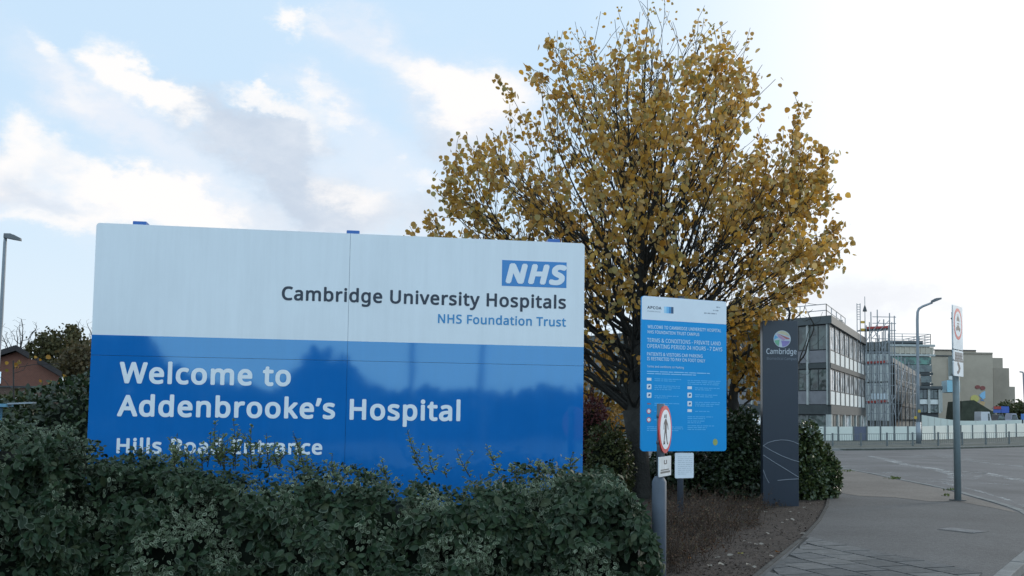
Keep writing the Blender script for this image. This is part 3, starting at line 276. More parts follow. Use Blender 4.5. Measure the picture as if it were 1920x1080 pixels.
def leaves(name, tmpl, pos, axis, nrm, size, mats, parent=None, mat_idx=None):
    V, Fc, rim = tmpl; n = len(pos); k = len(V)
    pos = np.asarray(pos, 'f'); axis = np.asarray(axis, 'f'); nrm = np.asarray(nrm, 'f'); size = np.asarray(size, 'f').reshape(-1, 1, 1)
    axis /= np.linalg.norm(axis, axis=1, keepdims=True) + 1e-9
    side = np.cross(axis, nrm); side /= np.linalg.norm(side, axis=1, keepdims=True) + 1e-9
    nr = np.cross(side, axis)
    P3 = pos[:, None, :] + size * (V[None, :, 0:1] * side[:, None, :] + V[None, :, 1:2] * axis[:, None, :] + V[None, :, 2:3] * nr[:, None, :])
    me = bpy.data.meshes.new(name)
    me.vertices.add(n * k); me.vertices.foreach_set('co', P3.astype('f').ravel())
    flat = [i for f in Fc for i in f]; tot = [len(f) for f in Fc]
    nl = len(flat); me.loops.add(n * nl)
    li = (np.array(flat, 'i')[None, :] + (np.arange(n, dtype='i') * k)[:, None]).ravel(); me.loops.foreach_set('vertex_index', li)
    me.polygons.add(n * len(Fc))
    st = np.concatenate(([0], np.cumsum(tot)[:-1])); ls = (st[None, :] + (np.arange(n) * nl)[:, None]).ravel().astype('i')
    me.polygons.foreach_set('loop_start', ls)
    try: me.polygons.foreach_set('loop_total', np.tile(np.array(tot, 'i'), n))
    except Exception: pass
    for m in (mats if isinstance(mats, (list, tuple)) else [mats]): me.materials.append(m)
    if mat_idx is not None: me.polygons.foreach_set('material_index', np.repeat(np.asarray(mat_idx, 'i'), len(Fc)))
    at = me.attributes.new('rim', 'FLOAT', 'POINT'); at.data.foreach_set('value', np.tile(np.array(rim, 'f'), n))
    me.update(calc_edges=True); me.validate()
    return link(name, me, parent)

def grow(base, fork, targets, step, kill, influence, nr, lift=.12, maxit=220, trunk_bend=0.):
    """Space colonisation: returns node positions, parents."""
    pts = [np.array(base, 'f')]; par = [-1]
    d = np.array(fork, 'f') - pts[0]; m = max(2, int(np.linalg.norm(d) / step))
    for i in range(1, m + 1):
        pts.append(pts[0] + d * i / m + np.array([trunk_bend * math.sin(i / m * 3.1), 0, 0], 'f')); par.append(len(pts) - 2)
    T = np.array(targets, 'f'); alive = np.ones(len(T), bool)
    first = len(pts) - max(1, m // 4)
    for it in range(maxit):
        if not alive.any(): break
        A = np.array(pts, 'f'); idx = np.where(alive)[0]
        D = np.linalg.norm(T[idx][:, None, :] - A[None, first:, :], axis=2)
        near = D.argmin(1); dm = D.min(1)
        use = dm < influence
        if not use.any(): influence *= 1.5; continue
        acc = {}
        for k in np.where(use)[0]:
            acc.setdefault(int(near[k]) + first, []).append(T[idx[k]])
        grew = False
        for k, ts in acc.items():
            v = np.sum([(t - pts[k]) / (np.linalg.norm(t - pts[k]) + 1e-6) for t in ts], axis=0)
            v = v / (np.linalg.norm(v) + 1e-6) + np.array([0, 0, lift], 'f') + np.array([nr.gauss(0, .12) for _ in range(3)], 'f')
            v /= np.linalg.norm(v)
            q = pts[k] + v * step
            pts.append(q.astype('f')); par.append(k); grew = True
        A2 = np.array(pts[len(A):], 'f')
        D2 = np.linalg.norm(T[idx][:, None, :] - A2[None], axis=2).min(1)
        alive[idx[D2 < kill]] = False
        if not grew: break
    return np.array(pts), par
def tree_mesh(pts, par, r_tip, expo, r_max, base_flare=1.25, sides=6):
    n = len(pts); kids = [[] for _ in range(n)]
    for i, p in enumerate(par):
        if p >= 0: kids[p].append(i)
    rad = np.zeros(n)
    for i in range(n - 1, -1, -1):
        rad[i] = r_tip if not kids[i] else sum(rad[k] ** expo for k in kids[i]) ** (1 / expo)
    k = r_max / rad[0]
    rad = r_tip + (rad - r_tip) * (r_max - r_tip) / max(1e-6, rad[0] - r_tip)
    rad[0] *= base_flare
    mb = MB(); stack = [0]; done = set()
    while stack:
        s = stack.pop(); 
        for kd in kids[s]:
            chain = [s, kd]; c = kd
            while kids[c]:
                big = max(kids[c], key=lambda q: rad[q])
                chain.append(big); c = big
            if (s, kd) in done: continue
            for i in range(len(chain) - 1): done.add((chain[i], chain[i + 1]))
            rr = [min(rad[s], rad[kd] * 1.15)] + [rad[q] for q in chain[1:]]
            if s == 0: rr[0] = rad[0]
            mb.tube([pts[q] for q in chain], rr, sides if max(rr) > .03 else 4, cap=False)
            for q in chain[1:]:
                if len(kids[q]) > 1: stack.append(q)
    return mb, rad, kids

# ================================================================== SETTING
m_soil = M('soil', (.045, .038, .03), .95, .2, .35, 3, .6, fine=40)
m_mulch = M('mulch', (.043, .032, .026), .95, .25, .5, 9, .9, fine=70)
m_verge = M('verge_ground', (.075, .08, .07), .95, .2, .35, 2, .4)
def asphalt(name, col, speck=.35, patch=.18, bump=.5):
    m, n, l, b = newmat(name); t = n.new('ShaderNodeTexCoord')
    a = n.new('ShaderNodeTexNoise'); a.inputs['Scale'].default_value = .35; a.inputs['Detail'].default_value = 7; a.inputs['Roughness'].default_value = .62; l.new(t.outputs['Object'], a.inputs['Vector'])
    v = n.new('ShaderNodeTexVoronoi'); v.inputs['Scale'].default_value = 55; l.new(t.outputs['Object'], v.inputs['Vector'])
    f = n.new('ShaderNodeTexNoise'); f.inputs['Scale'].default_value = 24; f.inputs['Detail'].default_value = 3; l.new(t.outputs['Object'], f.inputs['Vector'])
    r = n.new('ShaderNodeValToRGB'); r.color_ramp.elements[0].position = .32; r.color_ramp.elements[1].position = .68
    r.color_ramp.elements[0].color = tuple(c * (1 - patch) for c in col) + (1,); r.color_ramp.elements[1].color = tuple(c * (1 + patch) for c in col) + (1,)
    l.new(a.outputs['Fac'], r.inputs[0])
    mm = n.new('ShaderNodeMix'); mm.data_type = 'RGBA'; mm.blend_type = 'MULTIPLY'; mm.inputs[0].default_value = speck
    r2 = n.new('ShaderNodeValToRGB'); r2.color_ramp.elements[0].color = (.35, .35, .35, 1); r2.color_ramp.elements[1].color = (1.7, 1.7, 1.65, 1)
    mxv = n.new('ShaderNodeMath'); mxv.operation = 'MULTIPLY'; l.new(v.outputs['Distance'], mxv.inputs[0]); mxv.inputs[1].default_value = 1.2
    l.new(mxv.outputs[0], r2.inputs[0]); l.new(r.outputs[0], mm.inputs[6]); l.new(r2.outputs[0], mm.inputs[7])
    m3 = n.new('ShaderNodeMix'); m3.data_type = 'RGBA'; m3.blend_type = 'MULTIPLY'; m3.inputs[0].default_value = .6
    r3 = n.new('ShaderNodeValToRGB'); r3.color_ramp.elements[0].color = (.6, .6, .6, 1); r3.color_ramp.elements[1].color = (1.35, 1.35, 1.35, 1); r3.color_ramp.elements[0].position = .3; r3.color_ramp.elements[1].position = .7
    l.new(f.outputs['Fac'], r3.inputs[0]); l.new(mm.outputs[2], m3.inputs[6]); l.new(r3.outputs[0], m3.inputs[7])
    l.new(m3.outputs[2], b.inputs['Base Color']); b.inputs['Roughness'].default_value = .85; b.inputs['Specular IOR Level'].default_value = .35
    bp = n.new('ShaderNodeBump'); bp.inputs['Strength'].default_value = bump; bp.inputs['Distance'].default_value = .006; l.new(v.outputs['Distance'], bp.inputs['Height']); l.new(bp.outputs[0], b.inputs['Normal'])
    return m
m_road = asphalt('road_asphalt', (.078, .075, .076), .4, .30)
m_path = asphalt('path_asphalt', (.062, .060, .060), .4, .26)
m_pathpale = asphalt('path_asphalt_pale', (.108, .092, .080), .4, .26)
m_kerb = M('kerb_concrete', (.15, .15, .145), .85, .3, .25, 5, .4)

def slab(name, ring, z0, z1, mat):
    mb = MB(); mb.prism([(x, y, z0) for x, y in ring], [(x, y, z1) for x, y in ring]); return structure(mb.build(name, mat))
def sheet(name, ring, z, mat):
    mb = MB(); mb.face([(x, y, z) for x, y in ring]); return structure(mb.build(name, mat))
def g2(px, py, z=.1): p = G(px, py, z); return (p.x, p.y)

sheet('ground', [(-900, -400), (900, -400), (900, 1600), (-900, 1600)], 0, m_soil)
sheet('road', [(-60, 30), (3, 30), (3, -60), (160, -60), (160, 100), (-60, 62)], .004, m_road)

# footway outline, near right round to far left
kerb_px = [(1480, 867), (1540, 873.5), (1580, 879), (1620, 885.5), (1665, 895), (1720, 906), (1779, 918), (1833, 934), (1880, 947), (1915, 960), (1936, 975), (1944, 995), (1937, 1018), (1920, 1036), (1893, 1058), (1862, 1084), (1800, 1150), (1700, 1290)]
kerb = [g2(*q) for q in kerb_px]
bed_px = [(1240, 1290), (1330, 1170), (1422, 1080), (1468, 1042), (1512, 1006), (1540, 975), (1553, 950), (1558, 925), (1566, 908), (1562, 894), (1535, 884), (1480, 878)]
bedl = [g2(*q) for q in bed_px]
ring = [(-40, kerb[0][1] + 6)] + kerb + bedl + [(-40, kerb[0][1] + 4)]
slab('pavement', ring, 0, .1, m_path)
# paler sheet on the far part of the footway
pl = [g2(*q) for q in [(1553, 905), (1567, 923), (1610, 930), (1680, 933), (1740, 940), (1800, 941), (1870, 954), (1906, 962)]]
kk = [Vector(k).lerp(Vector(bedl[8]), .035) for k in kerb[2:10]]
sheet('pavement_patch', [tuple(k) for k in kk] + pl[::-1], .104, m_pathpale)
# planting bed ground
slab('planting_bed', [(-40, -3)] + [(bedl[0][0] - .3, -3)] + [(x - .003, y) for x, y in bedl] + [(-40, kerb[0][1] + 3.9)], 0, .085, m_mulch)
# kerb stones
def kerb_run(name, pts, w, z1, mat, seg=.9):
    mb = MB(); P2 = [Vector((x, y)) for x, y in pts]; Ls = [0]
    for a, b in zip(P2, P2[1:]): Ls.append(Ls[-1] + (b - a).length)
    def at(s):
        for i in range(len(P2) - 1):
            if s <= Ls[i + 1] or i == len(P2) - 2: return P2[i].lerp(P2[i + 1], (s - Ls[i]) / max(1e-6, Ls[i + 1] - Ls[i]))
    s = 0
    while s < Ls[-1] - .05:
        e = min(s + seg, Ls[-1]); a, b = at(s + .006), at(e - .006); d = (b - a).normalized(); nn = Vector((d.y, -d.x))
        q = [a - nn * w, b - nn * w, b, a]; q2 = [a - nn * w, b - nn * w, b - nn * .02, a - nn * .02]
        j = rnd.uniform(-.004, .004)
        mb.prism([(p.x, p.y, 0) for p in q], [(p.x, p.y, z1 + j) for p in q2]); s = e
    return structure(mb.build(name, mat, bevel=.008))
kw = [Vector(k) for k in kerb]
kerb_run('kerb', [(k.x, k.y) for k in kw[::-1]], -.13, .112, m_kerb)
# thin edging between bed and footway
mb = MB()
for a, b in zip(bedl[:8], bedl[1:9]):
    A, B = Vector(a), Vector(b); d = (B - A).normalized(); nn = Vector((-d.y, d.x)) * .05
    mb.prism([(A.x, A.y, .02), (B.x, B.y, .02), (B.x + nn.x, B.y + nn.y, .02), (A.x + nn.x, A.y + nn.y, .02)],
             [(A.x, A.y, .108), (B.x, B.y, .108), (B.x + nn.x, B.y + nn.y, .108), (A.x + nn.x, A.y + nn.y, .108)])
structure(mb.build('path_edging', M('edging_concrete', (.055, .052, .048), .9, .2, .35, 6, .5)))
# concrete block paving at the near end of the footway
m_pave = [M('paver_%d' % i, c, .88, .25, .3, 8, .6, fine=50) for i, c in enumerate([(.095, .094, .094), (.116, .113, .110), (.078, .078, .078)])]
for m in m_pave:                                     # worn ribs running along each slab
    n, l = m.node_tree.nodes, m.node_tree.links; b = n['Principled BSDF']; src = b.inputs['Base Color'].links[0].from_socket
    t = n.new('ShaderNodeTexCoord'); mp = n.new('ShaderNodeMapping'); d_ = Vector(g2(1812, 1068)) - Vector(g2(1512, 1008)); mp.inputs['Rotation'].default_value = (0, 0, -math.atan2(d_.y, d_.x)); l.new(t.outputs['Object'], mp.inputs[0])
    w = n.new('ShaderNodeTexWave'); w.inputs['Scale'].default_value = 5.2; w.inputs['Distortion'].default_value = 1.2; w.inputs['Detail'].default_value = 3; w.inputs['Detail Scale'].default_value = 2; l.new(mp.outputs[0], w.inputs['Vector'])
    r_ = n.new('ShaderNodeMapRange'); r_.inputs['To Min'].default_value = .68; r_.inputs['To Max'].default_value = 1.12; l.new(w.outputs['Fac'], r_.inputs[0])
    x = n.new('ShaderNodeMix'); x.data_type = 'RGBA'; x.blend_type = 'MULTIPLY'; x.inputs[0].default_value = 1; l.new(src, x.inputs[6]); l.new(r_.outputs[0], x.inputs[7]); l.new(x.outputs[2], b.inputs['Base Color'])
A = Vector(g2(1512, 1008)); B = Vector(g2(1812, 1068)); U = (B - A).normalized(); Vn = Vector((-U.y, U.x)) * -1
if Vn.y > 0: Vn = -Vn
lim_l = [Vector(q) for q in bedl[:5]]; lim_r = [Vector(k) for k in kerb[12:]]
def xat(poly, y):
    for a, b in zip(poly, poly[1:]):
        if min(a.y, b.y) <= y <= max(a.y, b.y): return a.x + (b.x - a.x) * (y - a.y) / (b.y - a.y + 1e-9)
    return None
mb = MB(); s = .45; sv = .45
sheet('paving_joint', [tuple(A - U * .02), tuple(B + U * .15), tuple(Vector(kerb[16]) + Vector((-.15, 0))), (kerb[17][0] - .15, kerb[17][1]), (bedl[0][0] + .07, bedl[0][1]), (bedl[1][0] + .07, bedl[1][1]), (bedl[2][0] + .07, bedl[2][1]), (bedl[3][0] + .06, bedl[3][1])], .104, mt('joint_sand', (.026, .026, .025), .95, .2))
for r in range(10):
    off = (r % 2) * .225 + rnd.uniform(-.02, .02)
    for c in range(-9, 12):
        o = A + U * (c * s + off) + Vn * (r * sv + .02); q = [o, o + U * (s - .03), o + U * (s - .03) + Vn * (sv - .028), o + Vn * (sv - .028)]
        ok = True; cl = []
        for p in q:
            xl, xr = xat(lim_l, p.y), xat(lim_r, p.y)
            if xl is None or (xr is None and p.y < lim_r[0].y - .01 and p.y < 6): ok = False; break
            xr = xr if xr is not None else 99
            cl.append(Vector((min(max(p.x, xl + .07), xr - .16), p.y)))
        if not ok: continue
        ar = abs(sum(cl[i].x * cl[(i + 1) % 4].y - cl[(i + 1) % 4].x * cl[i].y for i in range(4))) / 2
        if ar < .01: continue
        z = .114 + rnd.uniform(-.002, .002); mb.prism([(p.x, p.y, .1045) for p in cl], [(p.x, p.y, z) for p in cl], rnd.randrange(3))
structure(mb.build('paving_slabs', m_pave))

# worn road markings
def worn(name, keep):
    m, n, l, b = newmat(name); b.inputs['Base Color'].default_value = (.40, .40, .39, 1); b.inputs['Roughness'].default_value = .8
    t = n.new('ShaderNodeTexCoord'); x = n.new('ShaderNodeTexNoise'); x.inputs['Scale'].default_value = 1.6; x.inputs['Detail'].default_value = 8; x.inputs['Roughness'].default_value = .75; l.new(t.outputs['Object'], x.inputs['Vector'])
    mr = n.new('ShaderNodeMapRange'); mr.inputs['From Min'].default_value = keep; mr.inputs['From Max'].default_value = keep + .18; mr.inputs['To Max'].default_value = .75; l.new(x.outputs['Fac'], mr.inputs[0])
    tr = n.new('ShaderNodeBsdfTransparent'); ms = n.new('ShaderNodeMixShader'); l.new(mr.outputs[0], ms.inputs[0]); l.new(tr.outputs[0], ms.inputs[1]); l.new(b.outputs[0], ms.inputs[2]); l.new(ms.outputs[0], n['Material Output'].inputs[0])
    return m
m_worn, m_worn2 = worn('worn_paint', .45), worn('worn_paint_more', .51)
def stripe(pxs, w, mat):
    P2 = [Vector(g2(x, y, .008)) for x, y in pxs]; mb = MB(); Lf, Rt = [], []
    for i, p in enumerate(P2):
        d = (P2[min(i + 1, len(P2) - 1)] - P2[max(i - 1, 0)]).normalized(); nn = Vector((-d.y, d.x)) * w / 2; Lf.append(p + nn); Rt.append(p - nn)
    for i in range(len(P2) - 1): mb.face([(q.x, q.y, .008) for q in (Lf[i], Lf[i + 1], Rt[i + 1], Rt[i])])
    return structure(mb.build('road_marking', mat))
stripe([(1632, 855), (1660, 861), (1700, 871), (1745, 878), (1772, 884), (1800, 893)], .5, m_worn)
stripe([(1560, 872), (1620, 879), (1690, 890), (1760, 902), (1810, 913)], .35, m_worn2)
stripe([(1800, 862), (1850, 868), (1920, 875), (1990, 880)], .4, m_worn)
stripe([(1770, 853), (1790, 858), (1830, 865)], 1.2, m_worn2)
stripe([(1765, 907), (1805, 896), (1830, 884), (1800, 880)], .8, m_worn2)
stripe([(1835, 884), (1870, 892), (1930, 903)], .4, m_worn)
stripe([(1800, 912), (1840, 922), (1880, 934), (1915, 946), (1950, 962)], .12, m_worn)
stripe([(1830, 905), (1875, 907), (1930, 911)], .5, m_worn2)
stripe([(1700, 856), (1725, 855), (1760, 852)], .6, m_worn2)
# verge and kerb on the far side of the road
far_k = [g2(x, y, .1) for x, y in [(1380, 844.5), (1470, 843), (1560, 841.5), (1640, 841), (1720, 840), (1800, 838.5), (1880, 836.5), (1960, 834)]]
slab('verge', [(-60, far_k[0][1] - 4)] + far_k + [(170, 110), (170, 900), (-60, 900)], 0, .1, m_verge)
kerb_run('far_kerb', far_k, .15, .115, mt('kerb_dark', (.16, .16, .155), .9, .3, .2, 4), 1.2)

# ================================================================== WELCOME SIGN
m_white = M('sign_white', (.70, .735, .76), .16, .5, .025, 1.2)
m_blue = M('sign_blue', (.009, .145, .45), .045, 1.0, .05, 1.0)
m_blue.node_tree.nodes['Principled BSDF'].inputs['Specular Tint'].default_value = (.62, 1, 1, 1); m_blue.node_tree.nodes['Principled BSDF'].inputs['IOR'].default_value = 1.62
m_blue2 = M('logo_blue', (.015, .19, .48), .25, .6, .03, 2)
for m_ in (m_white, m_blue):                          # faint rain streaks and grime
    n, l = m_.node_tree.nodes, m_.node_tree.links; b = n['Principled BSDF']; src = b.inputs['Base Color'].links[0].from_socket
    t = n.new('ShaderNodeTexCoord'); mp = n.new('ShaderNodeMapping'); mp.inputs['Scale'].default_value = (7, 7, .55); l.new(t.outputs['Object'], mp.inputs[0]); x = n.new('ShaderNodeTexNoise'); x.inputs['Scale'].default_value = 1.6; x.inputs['Detail'].default_value = 7; x.inputs['Roughness'].default_value = .7; l.new(mp.outputs[0], x.inputs['Vector'])
    mr = n.new('ShaderNodeMapRange'); mr.inputs['From Min'].default_value = .35; mr.inputs['From Max'].default_value = .68; mr.inputs['To Min'].default_value = .955; mr.inputs['To Max'].default_value = 1.015; l.new(x.outputs['Fac'], mr.inputs[0])
    k = n.new('ShaderNodeMix'); k.data_type = 'RGBA'; k.blend_type = 'MULTIPLY'; k.inputs[0].default_value = 1; l.new(src, k.inputs[6]); l.new(mr.outputs[0], k.inputs[7]); l.new(k.outputs[2], b.inputs['Base Color'])
    y = n.new('ShaderNodeTexNoise'); y.inputs['Scale'].default_value = .9; l.new(t.outputs['Object'], y.inputs['Vector']); bp = n.new('ShaderNodeBump'); bp.inputs['Strength'].default_value = .05; bp.inputs['Distance'].default_value = .08; l.new(y.outputs['Fac'], bp.inputs['Height']); l.new(bp.outputs[0], b.inputs['Normal'])
m_textw = M('lettering_white', (.72, .75, .78), .4, .4, .02, 3)
m_textd = M('lettering_dark', (.03, .04, .06), .4, .4, .05, 3)
m_textb = M('lettering_blue', (.05, .25, .5), .4, .4, .05, 3)
m_post = M('sign_post_blue', (.02, .10, .33), .35, .5, .08, 4)
ZL = 10.2; ZR = ZL * 1.0815
A = P(172, 626, ZL); B = P(1094.5, 652, ZR); zb = (A.z + B.z) / 2
U = Vector((B.x - A.x, B.y - A.y, 0)); WID = U.length; U.normalize(); NN = Vector((U.y, -U.x, 0))      # NN faces the road
O = Vector((A.x, A.y, 0))
def sp(px, py):                                   # photo point -> (u, v) on the sign face
    d = ray(px, py); t = (O - EYE).dot(NN) / d.dot(NN); q = EYE + d * t; return (q - O).dot(U), q.z
v_top = (sp(186, 416)[1] + sp(1094, 458)[1]) / 2; v_mid = (sp(172, 626)[1] + sp(1094, 652)[1]) / 2
v_seam = (sp(500, 672)[1] + sp(1050, 686)[1]) / 2; u_seam = sp(653, 600)[0]; v_bot = .62
print('SIGN', WID, v_top, v_mid, v_seam, u_seam, sp(186, 416), sp(1094, 458), sp(172, 626), sp(1094, 652), sp(165, 862))
sign = thing('welcome_sign', 'big white and blue hospital entrance board standing behind the hedge', 'sign', O)
def SP(u, v, d=0.): return O + U * u + Vector((0, 0, v)) + NN * d
def rrect(u0, u1, v0, v1, r, which, seg=5):       # outline with the chosen corners rounded (bl, br, tr, tl)
    out = []
    for (cu_, cv_, a0, on) in ((u0, v0, 180, which[0]), (u1, v0, 270, which[1]), (u1, v1, 0, which[2]), (u0, v1, 90, which[3])):
        if not on: out.append((cu_, cv_)); continue
        mx = cu_ + (r if cu_ == u0 else -r); my = cv_ + (r if cv_ == v0 else -r)
        for i in range(seg + 1):
            a = R(a0 + 90 * i / seg); out.append((mx + r * math.cos(a), my + r * math.sin(a)))
    return out
gp = .0016
def panel(u0, u1, v0, v1, corners, split=None):
    mb = MB()
    if split is None:
        ol = rrect(u0, u1, v0, v1, .035, corners); mb.prism([SP(u, v, -.045) for u, v in ol], [SP(u, v) for u, v in ol], 1)
    else:
        ol = rrect(u0, u1, split, v1, .035, corners); mb.prism([SP(u, v, -.045) for u, v in ol], [SP(u, v) for u, v in ol], 0)
        ol = rrect(u0, u1, v0, split, .035, (0, 0, 0, 0)); mb.prism([SP(u, v, -.045) for u, v in ol], [SP(u, v, .0005) for u, v in ol], 1)
    return mb.build('panel', [m_white, m_blue], sign)
panel(0, u_seam - gp, v_seam + gp, v_top, (0, 0, 0, 1), v_mid)
panel(u_seam + gp, WID, v_seam + gp, v_top, (0, 0, 1, 0), v_mid)
panel(0, u_seam - gp, v_bot, v_seam - gp, (1, 0, 0, 0)); panel(u_seam + gp, WID, v_bot, v_seam - gp, (0, 1, 0, 0))
for px in (259, 662, 1041):
    u = sp(px, 440)[0]; mb = MB(); mb.box(SP(u - .07, 0, -.05), U * .14, -NN * .16, (0, 0, v_top + .045)); pst = mb.build('post', m_post, sign, bevel=.008)
mb = MB()                                          # horizontal rails behind the panels
for v in (.75, v_seam, v_top - .2): mb.box(SP(.08, v - .04, -.0465), U * (WID - .16), -NN * .003, (0, 0, .08))
mb.build('back_rail', mt('galvanised', (.35, .36, .37), .45, .5, .1, 8, metal=.6), sign)
def sline(body, l, r, cap_px, mat, align='L', bold=.022):
    (u0, v0), (u1, v1) = sp(*l), sp(*r); cap = abs(sp(l[0], l[1] - cap_px)[1] - v0); v = (v0 + v1) / 2
    return text_mesh('lettering', body, SP(u0, v, .0005), U, ez, u1 - u0, cap, mat, sign, bold, .0012)
sline('Cambridge University Hospitals', (528, 562.5), (1061, 579.5), 26, m_textd, bold=.024)
sline('NHS Foundation Trust', (821, 606), (1061, 612.5), 17.2, m_textb, bold=.021)
sline('Welcome to', (223, 719), (545, 724), 40.5, m_textw, bold=.028)
sline('Addenbrooke’s', (219, 780.5), (628, 786), 40.5, m_textw, bold=.028)
sline('Hospital', (655, 787), (863, 790), 39.5, m_textw, bold=.028)
sline('Hills Road Entrance', (218, 849), (604, 853.5), 28.5, m_textw, bold=.028)
# the lozenge logo
(a0, b0), (a1, b1) = sp(940.8, 535.3), sp(1062.5, 492.2); a0 = (sp(941.5, 487.4)[0] + a0) / 2
b0 = (b0 + sp(1062, 540.6)[1]) / 2; b1 = (b1 + sp(941.5, 487.4)[1]) / 2
mb = MB(); mb.box(SP(a0, b0, .0003), U * (a1 - a0), (0, 0, b1 - b0), NN * .0012); lg = mb.build('logo', m_blue2, sign)
lw, lh = a1 - a0, b1 - b0
text_mesh('logo_lettering', 'NHS', SP(a0 + lw * .055, b0 + lh * .1, .0015), U, ez, lw * .90, lh * .79, m_textw, lg, .055, .0012, slant=.22)

# ================================================================== CAR PARK SIGN
m_pbl = M('carpark_blue', (.006, .25, .60), .3, .5, .04, 1.5); m_pbl.node_tree.nodes['Principled BSDF'].inputs['Specular Tint'].default_value = (.4, .95, 1, 1); m_pwh = M('carpark_white', (.68, .72, .76), .3, .5, .03, 3)
m_galv = M('post_grey', (.085, .10, .125), .6, .35, .14, 6, metal=0.)
m_pale = M('carpark_text', (.55, .70, .82), .5, .3, .03, 3)
ZL = 15.9; ZR = ZL * 1.043
A = P(1203, 597, ZL); B = P(1362, 610, ZR); U2 = Vector((B.x - A.x, B.y - A.y, 0)); W2 = U2.length; U2.normalize(); N2 = Vector((U2.y, -U2.x, 0)); O2 = Vector((A.x, A.y, .085))
class Plane:
    def __init__(s, O, U, N): s.O, s.U, s.N = O, U, N
    def uv(s, px, py):
        d = ray(px, py); q = EYE + d * ((s.O - EYE).dot(s.N) / d.dot(s.N)); return (q - s.O).dot(s.U), q.z - s.O.z
    def pt(s, u, v, d=0.): return s.O + s.U * u + Vector((0, 0, v)) + s.N * d
c2 = Plane(O2, U2, N2)
t2 = (c2.uv(1205, 553)[1] + c2.uv(1362, 567)[1]) / 2; m2 = (c2.uv(1203, 597)[1] + c2.uv(1362, 610)[1]) / 2; b2 = (c2.uv(1203, 845)[1] + c2.uv(1362, 847)[1]) / 2
print('PARK', W2, t2, m2, b2)
ps = thing('car_park_sign', 'upright light blue and white parking terms board with icons and small print', 'sign', O2)
mb = MB(); ol = rrect(0, W2, b2, t2, .05, (1, 1, 1, 1)); mb.prism([c2.pt(u, v, -.03) for u, v in ol], [c2.pt(u, v) for u, v in ol]); mb.build('board', m_pbl, ps)
mb = MB(); ol = rrect(.002, W2 - .002, m2, t2 - .002, .05, (0, 0, 1, 1)); mb.prism([c2.pt(u, v, .0003) for u, v in ol], [c2.pt(u, v, .002) for u, v in ol]); mb.build('header', m_pwh, ps)
up_ = c2.uv(1281, 880)[0]
mb = MB(); mb.tube([c2.pt(up_, -.1, -.08), c2.pt(up_, t2 + .03, -.08)], .05, 14); po = mb.build('post', m_galv, ps, True)
mb = MB(); mb.tube([c2.pt(up_, t2 + .03, -.08), c2.pt(up_, t2 + .045, -.08)], .056, 14); mb.build('cap', mt('dark_plastic', (.03, .03, .035), .5), po)
mb = MB()
for v in (b2 + .25, t2 - .3): mb.box(c2.pt(up_ - .2, v, -.0305), U2 * .4, -N2 * .045, (0, 0, .04))
mb.build('bracket', m_galv, ps)
def pline(body, l, r, cap, bold=.01, mat=m_pale):
    (u0, v0), (u1, v1) = c2.uv(*l), c2.uv(*r); text_mesh('lettering', body, c2.pt(u0, (v0 + v1) / 2, .001), U2, ez, u1 - u0, cap, mat, ps, bold, .0012)
ph = c2.uv(1210, 600)[1] - c2.uv(1210, 601)[1]
pline('WELCOME TO CAMBRIDGE UNIVERSITY HOSPITAL', (1214, 614.5), (1352, 624), ph * 6.2, .018)
pline('NHS FOUNDATION TRUST CAMPUS', (1214, 624.5), (1311, 630.5), ph * 6, .018)
pline('TERMS & CONDITIONS - PRIVATE LAND', (1213, 641), (1351, 648), ph * 7.5, .01)
pline('OPERATING PERIOD 24 HOURS - 7 DAYS', (1213, 651), (1354, 660), ph * 7.5, .01)
pline('PATIENTS & VISITORS CAR PARKING', (1213, 666.5), (1317, 671), ph * 6.2, .015)
pline('IS RESTRICTED TO PAY ON FOOT ONLY', (1213, 675.5), (1322, 679.5), ph * 6.2, .015)
pline('Terms and conditions on Parking', (1213, 688.5), (1282, 691.5), ph * 4, .012)
pline('APCOA', (1213.5, 579), (1240, 580.5), ph * 5.5, .03, m_textd)
pline('PARKING', (1214, 584.5), (1238, 586), ph * 2.4, .01, mt('grey_print', (.3, .33, .37), .5))
for i, c in enumerate([(.35, .62, .80), (.16, .45, .72), (.05, .25, .50), (.03, .08, .16)]):
    u = c2.uv(1245, 580)[0] + i * .0455; v = c2.uv(1245, 587)[1]; mb = MB(); mb.box(c2.pt(u, v, .0022), U2 * .044, (0, 0, ph * 12.5), N2 * .001); mb.build('logo_tile', mt('tile%d' % i, c, .4), ps)
# rows of illegible small print: word-length dashes
def smallprint(parent, pl, l, wpx, rows, dy, mat, hgt, d=.0012, name='small_print'):
    mb = MB(); wr = random.Random(int(l[0] * 7 + l[1]))
    for r in range(rows):
        u0, v0 = pl.uv(l[0], l[1] + r * dy); u1 = pl.uv(l[0] + wpx * (1 if r < rows - 1 else wr.uniform(.55, .95)), l[1] + r * dy)[0]
        u = u0
        while u < u1 - .01:
            w = min(wr.uniform(.02, .085) * (abs(u1 - u0) / .5 + .5), u1 - u); mb.box(pl.pt(u, v0, d), pl.U * w, (0, 0, hgt), pl.N * .001); u += w + .014
    return mb.build(name, mat, parent)
m_sp = mt('small_print', (.10, .42, .74), .5, .3, .05, 20)
m_sp2 = mt('small_print_pale', (.28, .55, .78), .5, .3, .05, 20)
smallprint(ps, c2, (1213, 697), 118, 2, 4, m_sp2, ph * 1.6)
for (x, y, w, n) in [(1227, 711, 50, 2), (1227, 724, 48, 3), (1227, 743, 45, 2), (1227, 757, 48, 2), (1227, 772, 40, 1), (1227, 788, 40, 1), (1213, 801, 68, 3),
                     (1289, 714, 62, 3), (1303, 728, 46, 2), (1303, 741, 42, 2), (1303, 755, 47, 3), (1303, 772, 47, 1), (1289, 782, 48, 2), (1289, 790, 34, 2), (1289, 799, 50, 2), (1289, 806, 60, 1)]:
    smallprint(ps, c2, (x, y), w, n, 3.4, m_sp, ph * 1.5)
